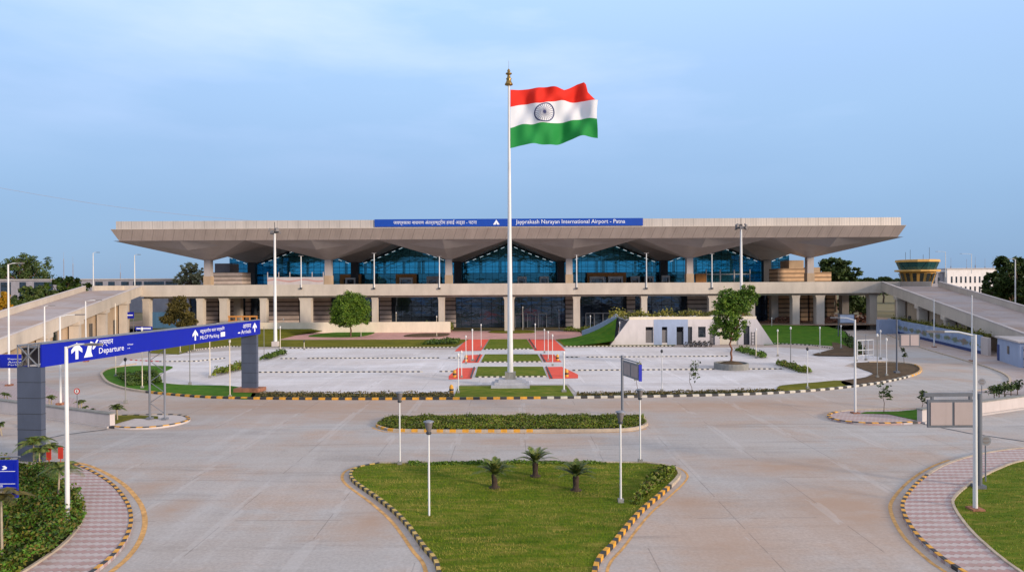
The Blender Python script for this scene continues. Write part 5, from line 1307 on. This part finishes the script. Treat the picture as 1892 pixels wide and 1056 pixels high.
tree('dark_tree', 'dark olive tree in front of the blue screens under the left elevated road', G(328, 622), [(-.4, 0, 5.8, 1.7, 1.4), (-1.9, 0, 3.6, 1.5, 1.0), (1.9, 0, 4.4, 1.4, .9), (.5, 0, 7.4, 1.3, 1.0), (3.1, 0, 3.0, 1.2, .8), (-.6, .5, 4.6, 1.6, 1.2), (1.2, .2, 6.2, 1.2, 1.0), (1.6, -.3, 2.8, 1.4, .9)], 2.0, .2, 'leafolive', 'bark', .15, 30)
def far_tree(px, Y, y_top, y_bot, wpx, label, leaf='leafdark', shape_='round', size=.5, name='broadleaf_tree', grp='trees on the skyline', per=1.0):
    s = Y/1260; c = P(px, 520, Y); zt_ = P(px, y_top, Y).z; zb_ = max(2.0, P(px, y_bot, Y).z); w = wpx*s/2; h = (zt_-zb_)
    lob = []
    n_ = 9 if shape_ != 'flat' else 11
    for i in range(n_):
        t = i/(n_-1)*2-1; hh = (1-t*t*.75) if shape_ == 'round' else (1-abs(t)**3*.5)
        rr = w*RNG.uniform(.28, .42) if shape_ != 'flat' else w*RNG.uniform(.2, .3)
        lob.append((t*(w-rr*.8), RNG.uniform(-1, 1)*w*.5, zb_+h*hh*RNG.uniform(.68, .84) if shape_ != 'low' else zb_+h*.5*hh, rr, min(rr*.8, h*.3)))
        if shape_ == 'round': lob.append((t*(w-rr)*.85, RNG.uniform(-1, 1)*w*.5, zb_+h*hh*.36, rr, min(rr*.8, h*.34)))
    k = max(4, int(46/n_)); per_ = per*260/(sum(l[3]**2 for l in lob))
    return tree(name, label, (c.x, Y, 0), lob, max(1.5, zb_-.4), w*.05+.12, leaf, 'bark', size, per_, group=grp)
far_tree(36, 330, 469, 518, 128, 'wide low spreading tree on the far left skyline behind the annexe', 'leafdark', 'round', .5, per=.8)
far_tree(-40, 300, 475, 514, 90, 'spreading tree cropped by the left edge behind the annexe', 'leafdark', 'round', .5)
far_tree(122, 185, 513, 560, 92, 'low bushy green tree behind the left ramp', 'leaf', 'round', .42)
far_tree(70, 178, 528, 575, 90, 'second low bush left of the bushy tree by the ramp', 'leafdark', 'round', .42)
far_tree(20, 172, 545, 590, 60, 'low dark bush behind the ramp beside the orange blossom', 'leafdark', 'round', .4)
far_tree(8, 160, 532, 575, 26, 'small orange flowering tree at the far left edge', 'leaforange', 'round', .3)
far_tree(352, 225, 483, 526, 56, 'pale sparse tree standing left of the terminal end column', 'leafpale', 'round', .3, per=.8)
far_tree(1544, 235, 479, 523, 84, 'dense green tree just right of the terminal end wall', 'leafdark', 'round', .55, per=1.3)
far_tree(1500, 240, 496, 523, 40, 'smaller green tree tucked behind the sunlit grooved block', 'leafdark', 'round', .5)
for px, w_, yt, lb in ((1600, 40, 514, 'low distant tree left of the control tower, nearer the terminal'), (1632, 46, 513, 'low distant tree midway between terminal and control tower'), (1662, 30, 516, 'low distant tree touching the control tower left side')):
    far_tree(px, 330, yt, 526, w_, lb, 'leafdark', 'round', .7)
far_tree(1868, 190, 466, 560, 84, 'big dark tree at the right edge above the ramp', 'leafdark', 'round', .55, per=1.4)
far_tree(1836, 200, 496, 560, 50, 'dark tree in front of the white office right end', 'leafdark', 'round', .5)
far_tree(1925, 180, 455, 560, 90, 'tall dark tree half cropped by the right edge', 'leafdark', 'round', .55, per=1.4)
far_tree(1575, 195, 540, 575, 60, 'dark green tree seen under the right end of the elevated road', 'leafdark', 'round', .4)
far_tree(1990, 150, 440, 560, 110, 'dark roadside tree just beyond the right edge', 'leafdark', 'round', .6)
for X_, Y_, h_, lb in ((100, 62, 20, 'roadside tree outside the right edge, first from the viewer'), (104, 77, 22, 'roadside tree outside the right edge, second from the viewer'), (107, 92, 21, 'roadside tree outside the right edge, third from the viewer'), (110, 107, 22, 'roadside tree outside the right edge, fourth from the viewer'), (114, 121, 23, 'roadside tree outside the right edge, fifth from the viewer'), (119, 134, 22, 'roadside tree outside the right edge, farthest from the viewer')):
    lob = [(RNG.uniform(-4, 4), RNG.uniform(-4.5, 4.5), h_*RNG.uniform(.35, .88), 3.6, 3.2) for i in range(11)]
    tree('broadleaf_tree', lb, (X_, Y_, 0), lob, 5, .4, 'leafdark', 'bark', .6, 3.2, group='roadside trees outside the frame')

# cycads
def cycad(px, py, h, lb, rot):
    g = G(px, py, .13); t = thing('cycad', lb, 'cycad', g, 'cycads on the front lawn')
    m = MB(); m.lathe(g, [(.34, -.03), (.30, .03), (.16, .07), (.145, .3), (.17, h*.55), (.12, h*.62)], 10); m.build('trunk', M['cycadtrunk'], t)
    Q = []
    for i in range(26):
        a = rot+i*2.39996; el = R(28+56*((i*7) % 26)/26); L = 1.28*RNG.uniform(.85, 1.1); d_ = np.array([math.cos(a), math.sin(a), 0]); s_ = np.array([-math.sin(a), math.cos(a), 0])
        pts = []
        for k in range(19):
            tt = k/18; e_ = el-tt*tt*R(42); pts.append(np.array([*g[:2], .13+h*.58])+d_*L*tt*math.cos(el-.3*tt)+np.array([0, 0, L*tt*math.sin(el)-L*.42*tt*tt]))
        for k in range(1, 19):
            p = pts[k]; l_ = .20*math.sin(math.pi*(.12+.86*k/19)); fw = (pts[k]-pts[k-1]); fw = fw/np.linalg.norm(fw)
            for sd in (-1, 1):
                tip = p+s_*sd*l_*.85+fw*l_*.6+np.array([0, 0, l_*.18]); Q.append([p-fw*.034, p+fw*.034, tip+fw*.012, tip-fw*.016])
    mesh_np('fronds', np.array(Q).reshape(-1, 3), 4, M['palmleaf'], t)
cycad(914, 900, 1.15, 'left cycad of the three on the front lawn, with upright spiky fronds', .3)
cycad(989, 879, 1.25, 'middle cycad, farthest back of the three, with wide drooping fronds', 1.1)
cycad(1064, 905, 1.2, 'right cycad of the three, nearest the stone footed lamp post', 2.2)
# slender palms and saplings
def palm(g, h, lb, nst=1, fl=1.0, leaf='palmleaf', stem='palebark', n_fr=12, name='slender_palm', grp='young palms near the left road'):
    g = Vector(g); t = thing(name, lb, 'palm', g, grp); Q = []; m = MB()
    for s_i in range(nst):
        b_ = g+Vector((random.uniform(-.25, .25), random.uniform(-.25, .25), 0))*(nst > 1); hh = h*random.uniform(.8, 1.0)*(.62); top_ = b_+Vector((random.uniform(-.1, .1), random.uniform(-.1, .1), hh)); m.tube([b_, top_], [.055, .035], 6)
        for i in range(n_fr):
            a = i*2.4+s_i; el = R(random.uniform(35, 80)); L = fl*random.uniform(.7, 1.05); d_ = np.array([math.cos(a), math.sin(a), 0]); sd_ = np.array([-math.sin(a), math.cos(a), 0]); tp = np.array(top_)
            P_ = [tp+d_*L*k/22*math.cos(el)*1.2+np.array([0, 0, L*k/22*math.sin(el)*1.15-L*.85*(k/22)**2]) for k in range(23)]
            for k in range(1, 23):
                p = P_[k]; l_ = .27*fl*math.sin(math.pi*(.15+.8*k/23)); fw = P_[k]-P_[k-1]; fw /= np.linalg.norm(fw)
                for sd in (-1, 1):
                    tip = p+sd_*sd*l_*.8+fw*l_*.5-np.array([0, 0, l_*.35]); Q.append([p-fw*.022, p+fw*.022, tip+fw*.010, tip-fw*.008])
    m.build('stem', M[stem], t); mesh_np('fronds', np.array(Q).reshape(-1, 3), 4, M[leaf], t)
palm(G(63, 868), 2.5, 'slender palm at the garden edge before the gantry left pillar', 1, 1.45)
palm(G(73, 872), 1.9, 'slender palm close to the right side of that gantry pillar', 1, 1.2)
palm(G(90, 858), 1.7, 'small palm on the pavement left of the red sheets', 1, 1.1)
palm(G(108, 928), 2.9, 'tallest slender palm rising from the garden shrubs near the lamp', 1, 1.4)
palm(G(4, 1040), 4.0, 'bronze leaved slender palm at the left frame edge', 1, 1.3, 'leafolive')
palm(G(96, 752), 1.5, 'young palm behind the left low wall nearest the pillar', 2, .6)
palm(G(147, 760), 1.4, 'young palm pair behind the low wall at its middle', 2, .6)
palm(G(160, 765), 1.0, 'tiny palm behind the low wall right of the palm pair', 1, .5)
palm(G(171, 768), .8, 'smallest palm near the end of the low wall', 1, .4)
palm(G(220, 778), 1.7, 'arching palm on the left striped nose island', 2, .95, n_fr=7)
palm(G(14, 742), 1.2, 'young palm behind the low wall at the left frame edge', 2, .55)
palm(G(-2, 805), 1.3, 'dark palm tip at the left frame edge in front of the wall', 2, .6)
m = MB(); pr_ = G(96, 868)
for i, (dx, dz) in enumerate(((-.12, 0), (.55, .06))):
    m.box(pr_.x+dx-.14, pr_.x+dx+.14, pr_.y-.1+.02*i, pr_.y-.07+.02*i, .62+dz, 1.28+dz); m.tube([(pr_.x+dx, pr_.y-.06, 0), (pr_.x+dx, pr_.y-.06, 1.3+dz)], .02, 5)
tag(m.build('red_marker', M['red']), 'red sheets hung on thin sticks among the palms by the left pavement', 'marker')
def sapling(px, py, h, lb, leaf='leaf', bush=.35):
    g = G(px, py, .1); t = thing('sapling', lb, 'sapling', g, 'thin staked saplings'); m = MB(); limb(m, g, g+Vector((0, 0, h)), .03, .012, .3, 5, 5); m.build('stem', M['bark'], t)
    C = np.concatenate([RNG.normal(size=(26, 3))*bush*.45+np.array(g+Vector((random.uniform(-.4, .4)*bush*2, 0, h*random.uniform(.55, 1.0)))) for i in range(4)])
    mesh_np('leaves', leaf_quads(C, .13, .3), 4, M[leaf], t)
sapling(1278, 728, 3.0, 'thin sapling with sparse dark leaves on the front verge right of the pole sign', 'leafdark', .5)
sapling(1177, 731, 3.0, 'thin yellowish sapling right beside the blue edged pole sign', 'leafyellow', .3)
sapling(1633, 763, 2.1, 'bent sapling on the right striped nose island', 'leafdark', .45)
sapling(1704, 757, 1.4, 'short sapling at the left end of the big sign', 'leafdark', .3)
sapling(1671, 673, 2.1, 'thin bare sapling behind the small two panel sign', 'leafdark', .25)
for i, px in enumerate((1837, 1846, 1856, 1868, 1880)):
    g = G(px, 741-.22*(px-1837), 0); t = thing('potted_shrub', ('first', 'second', 'third', 'fourth', 'fifth')[i]+' small dark shrub from the left behind the right low wall', 'shrub', g, 'small shrubs behind the right wall')
    C = RNG.normal(size=(130, 3))*np.array([.22, .2, .2])+np.array(g+Vector((0, 0, 1.0))); mesh_np('leaves', leaf_quads(C, .13, .3), 4, M['leafdark'], t)
    m = MB(); m.tube([g, g+Vector((0, 0, 1.0))], .04, 5); m.build('stem', M['bark'], t)

# ------------------------------------------------------------------ hedges and planting
def plants(name, label, poly, n, z_, h0, h1, size, leaf, kind=None, cat='hedge', freq=1.6):
    o = mesh_np(name, clumps(poly, n, z_, h0, h1, size, freq), 4, M[leaf]); o['label'] = label; o['category'] = cat
    if kind: o['kind'] = kind
    return o
def gp(px): return [tuple(p[:2]) for p in GS(px)]
cen = np.mean(np.array(mid_poly), 0); mid_in = [tuple(cen+(np.array(p)-cen)*np.array([.985, .86])) for p in mid_poly]
plants('hedge', 'long low green hedge filling the thin island before the flagpole', mid_in, 26000, .1, .10, .30, .075, 'hedge', freq=2.6)
plants('ground_cover', 'mixed green and bronze ground cover shrubs in the left front garden', garden_poly, 90000, .08, .06, .80, .08, 'cover', 'stuff', 'ground cover', 2.3)
plants('verge_plants', 'sparse dry plants along the front verge of the left parking lot', gp([(480, 727), (838, 727.5), (838, 735.5), (480, 735.5)]), 2600, .1, .04, .26, .09, 'drygrass', 'stuff', 'verge plants', 2.4)
plants('verge_plants', 'thin dry plants along the front verge of the right parking lot', gp([(1066, 728), (1440, 721), (1450, 724), (1250, 731), (1066, 733.5)]), 2000, .1, .04, .22, .09, 'drygrass', 'stuff', 'verge plants', 2.4)
plants('crescent_shrubs', 'dark green low shrubs in the middle of the left crescent lawn', gp([(215, 697), (290, 690), (300, 712), (235, 714)]), 2600, .08, .15, .55, .16, 'leaf', None, 'shrubs')
plants('planting_strip', 'slanting green planting strip in the left lot beside the cream lamp', gp([(392, 697), (400, 690), (455, 677), (462, 681)]), 1700, .03, .25, .7, .16, 'hedge')
plants('planting_strip', 'slanting green planting strip right of the gantry pillar', gp([(479, 668), (490, 662), (522, 652), (531, 655), (500, 664)]), 1300, .03, .25, .65, .16, 'leaf')
plants('planting_strip', 'short green planting strip in the right lot behind the planter tree', gp([(1357, 649), (1370, 646), (1418, 660), (1412, 664)]), 1500, .03, .25, .7, .16, 'leafbright')
plants('planting_strip', 'green and brown planting strip right of the round planter', gp([(1432, 674), (1445, 671), (1495, 685), (1500, 691), (1478, 689)]), 1500, .03, .2, .55, .15, 'hedge')
plants('hedge', 'dark clipped hedge along the far grass left of the red path', gp([(778, 638), (800, 632), (850, 629), (846, 637)]), 1900, .03, .3, .6, .18, 'leaf')
plants('flower_bed', 'shaggy green planting in front of the plinth wall left of the entrance', gp([(735, 613), (745, 609), (838, 607), (838, 613)]), 2600, .05, .4, 1.5, .2, 'hedge')
plants('flower_bed', 'yellowish planting behind the round tree by the plinth wall', gp([(615, 610), (625, 607), (700, 606), (695, 611)]), 1700, .05, .3, 1.0, .2, 'leafyellow')
plants('flower_bed', 'low shrub bed before the grooved pillar right of the entrance', gp([(1040, 613), (1050, 609), (1110, 609), (1112, 614)]), 1700, .05, .2, .8, .2, 'hedge')
plants('dark_shrubs', 'small dark shrub cluster at the foot of the pavilion grass bank', gp([(1072, 618), (1082, 614), (1103, 613), (1098, 620)]), 700, .05, .2, .7, .16, 'leafdark', None, 'shrubs')
plants('dark_shrubs', 'dark shrubs straggling along the kerb of the right green bank', gp([(1540, 612), (1552, 612), (1600, 650), (1590, 657), (1562, 640)]), 1800, .1, .2, .9, .18, 'leafdark', None, 'shrubs')
plants('shrub_row', 'leafy green shrub row along the right rim of the front lawn', gp([(1165, 936), (1190, 905), (1205, 880), (1222, 868), (1248, 872), (1240, 886), (1205, 912), (1180, 938)]), 1900, .1, .06, .36, .11, 'hedge', None, 'shrubs', 3)
plants('shrub_row', 'thin green shrub row along the back edge of the front lawn', gp([(755, 858), (950, 856), (1120, 857.5), (1120, 861), (950, 861), (755, 864)]), 2600, .1, .04, .15, .07, 'leafbright', None, 'shrubs', 3)
rp_ = [(kx(1128), Yk+.6), (kx(1395), Yk+.6), (kx(1395), Yk+2.4), (kx(1128), Yk+2.4)]
plants('roof_shrubs', 'yellow green shrubs growing along the pavilion roof edge', rp_, 3000, hk, .25, 1.5, .19, 'leafyellow', None, 'shrubs', 1.5)
# rubble heaps under the right end of the elevated road
def heap(px, Y, w, h, lb):
    c = P(px, 590, Y); C = []; m = MB()
    for i in range(160):
        a = random.uniform(0, 6.28); r_ = w*math.sqrt(random.random()); zz_ = 1.2+h*(1-r_/w)*random.uniform(.3, 1); s_ = random.uniform(.12, .38); p = Vector((c.x+r_*math.cos(a), Y+r_*math.sin(a)*.5, zz_)); v = Vector((math.cos(a*3), math.sin(a*3), 0)); w2_ = Vector((-v.y, v.x, 0)); m.obox((p.x, p.y, 0), v, s_, w2_, s_*.7, zz_-s_*.6, zz_+s_*.5)
    tag(m.build('rubble_heap', M['rubble']), lb, 'rubble heap')
heap(1450, 158, 5.5, 1.6, 'brick rubble heap behind the first blue grey pier at right'); heap(1540, 156, 3.0, 2.2, 'taller brick rubble heap left of the right ramp'); heap(1590, 158, 4.2, 2.6, 'broad brick rubble heap against the last pier by the ramp')
# ------------------------------------------------------------------ small things
m = MB()
def hoarding():
    Y = 163; t = thing('hoarding', 'white and pink patterned hoarding on the elevated road under the left columns', 'hoarding', (ux(545, Y), Y, ZD))
    x0, x1 = ux(494, Y), ux(597, Y); m = MB(); m.box(x0, x1, Y, Y+.1, ZD+.1, ZD+2.9); p = m.build('panel', M['pale'], t)
    m = MB(); n_ = 24
    for i in range(n_):
        xa_, xb_ = x0+(x1-x0)*i/n_, x0+(x1-x0)*(i+1)/n_; f = lambda x: ZD+2.1+.22*math.sin((x-x0)*.9); m.add([(xa_, Y-.02, f(xa_)-.16), (xb_, Y-.02, f(xb_)-.16), (xb_, Y-.02, f(xb_)+.16), (xa_, Y-.02, f(xa_)+.16)], [(0, 1, 2, 3)])
    m.build('red_wave', M['plaza'], p)
    for i in range(6): x = x0+(x1-x0)*i/5; m = MB(); m.box(x-.07, x+.07, Y+.12, Y+.26, ZD, ZD+4.1); m.build('post', M['pale'], t)
hoarding()
mb = MB(); a, b = P(279, 590, 151.5), P(306, 565, 151.5); mb.box(a.x, b.x+3, 151.5, 151.8, 1.0, 4.6); tag(mb.build('blue_screen', M['blueboard']), 'dull blue site screen left of the dark tree below the road', 'screen')
mb = MB(); a, b = P(337, 590, 153), P(358, 578, 153); mb.box(a.x, b.x, 153, 153.3, 1.0, b.z); tag(mb.build('blue_screen', M['signblue']), 'bright blue screen right of the dark tree below the road', 'screen')
def barrier(x0, x1, y, lb, Y=146.5):
    a, b = P(x0, y, Y), P(x1, y, Y); t = thing('timber_barrier', lb, 'barrier', (a.x, Y, 1)); m = MB()
    for i in range(5): x = a.x+(b.x-a.x)*i/4; m.box(x-.12, x+.12, Y, Y+.2, .9, 3.9)
    m.build('posts', M['orange'], t); m = MB()
    for z_ in (1.5, 2.6, 3.6): m.box(a.x-.2, b.x+.2, Y-.1, Y-.002, z_, z_+.32)
    m.build('rails', M['orange'], t)
barrier(423, 474, 586, 'orange timber barrier between two tan piers above the gantry right end')
# yellow bollards by the red paths
for px, py, lb in ((840, 697, 'yellow bollard at the near outer corner of the left red path'), (1047, 696, 'yellow bollard at the near outer corner of the right red path'), (834, 727, 'leaning yellow kerb post left of the flagpole lawn'), (861, 667, 'yellow post at the outer side of the left red path middle strip'), (1030, 666, 'yellow post at the outer side of the right red path middle strip')):
    g = G(px, py); m = MB(); m.lathe(g, [(.22, 0), (.2, .7), (.12, .85), (.02, .9)], 10); t = thing('bollard', lb, 'bollard', g, 'yellow bollards by the red paths'); m.build('body', M['yellow'], t)
    m = MB(); m.lathe(g, [(.225, .3), (.218, .5)], 10); m.build('black_band', M['black'], t)
# motorcycles
def motorcycle():
    t = thing('motorcycle', '', 'motorcycle')
    def w_(y):
        m = MB(); n_ = 14; ring_ = [(0, y+.29*math.cos(2*math.pi*i/n_), .31+.29*math.sin(2*math.pi*i/n_)) for i in range(n_+1)]; m.tube(ring_, .055, 6); m.tube([(-.05, y, .31), (.05, y, .31)], .07, 8)
        for i in range(0, n_, 2): m.tube([(0, y, .31), ring_[i]], .012, 4)
        m.build('wheel', M['tyre'], t)
    w_(-.64); w_(.64)
    m = MB(); m.tube([(0, .62, .32), (0, .40, .85), (0, .33, 1.0)], .045, 6); m.tube([(-.34, .30, 1.02), (0, .36, 1.0), (.34, .30, 1.02)], .025, 6); m.tube([(0, .4, .8), (0, -.1, .4), (0, -.64, .32)], .05, 6); m.build('frame', M['dark'], t)
    m = MB(); m.lathe((0, .17, .66), [(.05, 0), (.15, .08), (.17, .18), (.08, .27)], 10); m.build('fuel_tank', M['black'], t)
    m = MB(); m.hexa([(-.12, -.62, .68), (.12, -.62, .68), (.12, .04, .68), (-.12, .04, .68)], [(-.10, -.66, .84), (.10, -.66, .84), (.09, .04, .79), (-.09, .04, .79)]); m.build('seat', M['tyre'], t)
    m = MB(); m.box(-.13, .13, -.16, .22, .28, .62); m.build('engine', M['steel'], t)
    m = MB(); m.lathe((0, .46, .86), [(.04, 0), (.10, .06), (.10, .14), (.04, .2)], 8); m.build('headlight', M['shutter'], t)
    return t
proto = motorcycle()
def copy_tree(o, parent=None):
    c = o.copy(); COL.objects.link(c); c.parent = parent
    for ch in list(o.children): copy_tree(ch, c)
    return c
mlab = ('leftmost dark motorcycle parked before the pavilion doorway', 'second dark motorcycle from the doorway of the pavilion', 'middle motorcycle of the dark row before the pavilion window', 'fourth motorcycle in the dark row under the pavilion window', 'rightmost motorcycle of the dark row nearest the planter tree')
for i, px in enumerate((1272, 1281, 1290, 1299, 1308)):
    o = proto if i == 0 else copy_tree(proto)
    g = G(px, 640.5); o.location = g; o.rotation_euler.z = R(random.uniform(-70, -40)); o['label'] = mlab[i]; o['group'] = 'motorcycles parked before the pavilion'
# barrier frame at the lot exit
t = thing('exit_barrier', 'low white pipe barrier frame at the exit of the right lot', 'barrier', G(1596, 664)); m = MB()
a, b = G(1584, 664), G(1614, 662)
for z_ in (.55, 1.25, 2.6): m.tube([a+Vector((0, 0, z_)), b+Vector((0, 0, z_))], .06, 6)
m.build('rails', M['white'], t); m = MB()
for k in range(4): p = a+(b-a)*(k/3); m.tube([p, p+Vector((0, 0, 2.6))], .06, 6)
m.build('posts', M['white'], t)
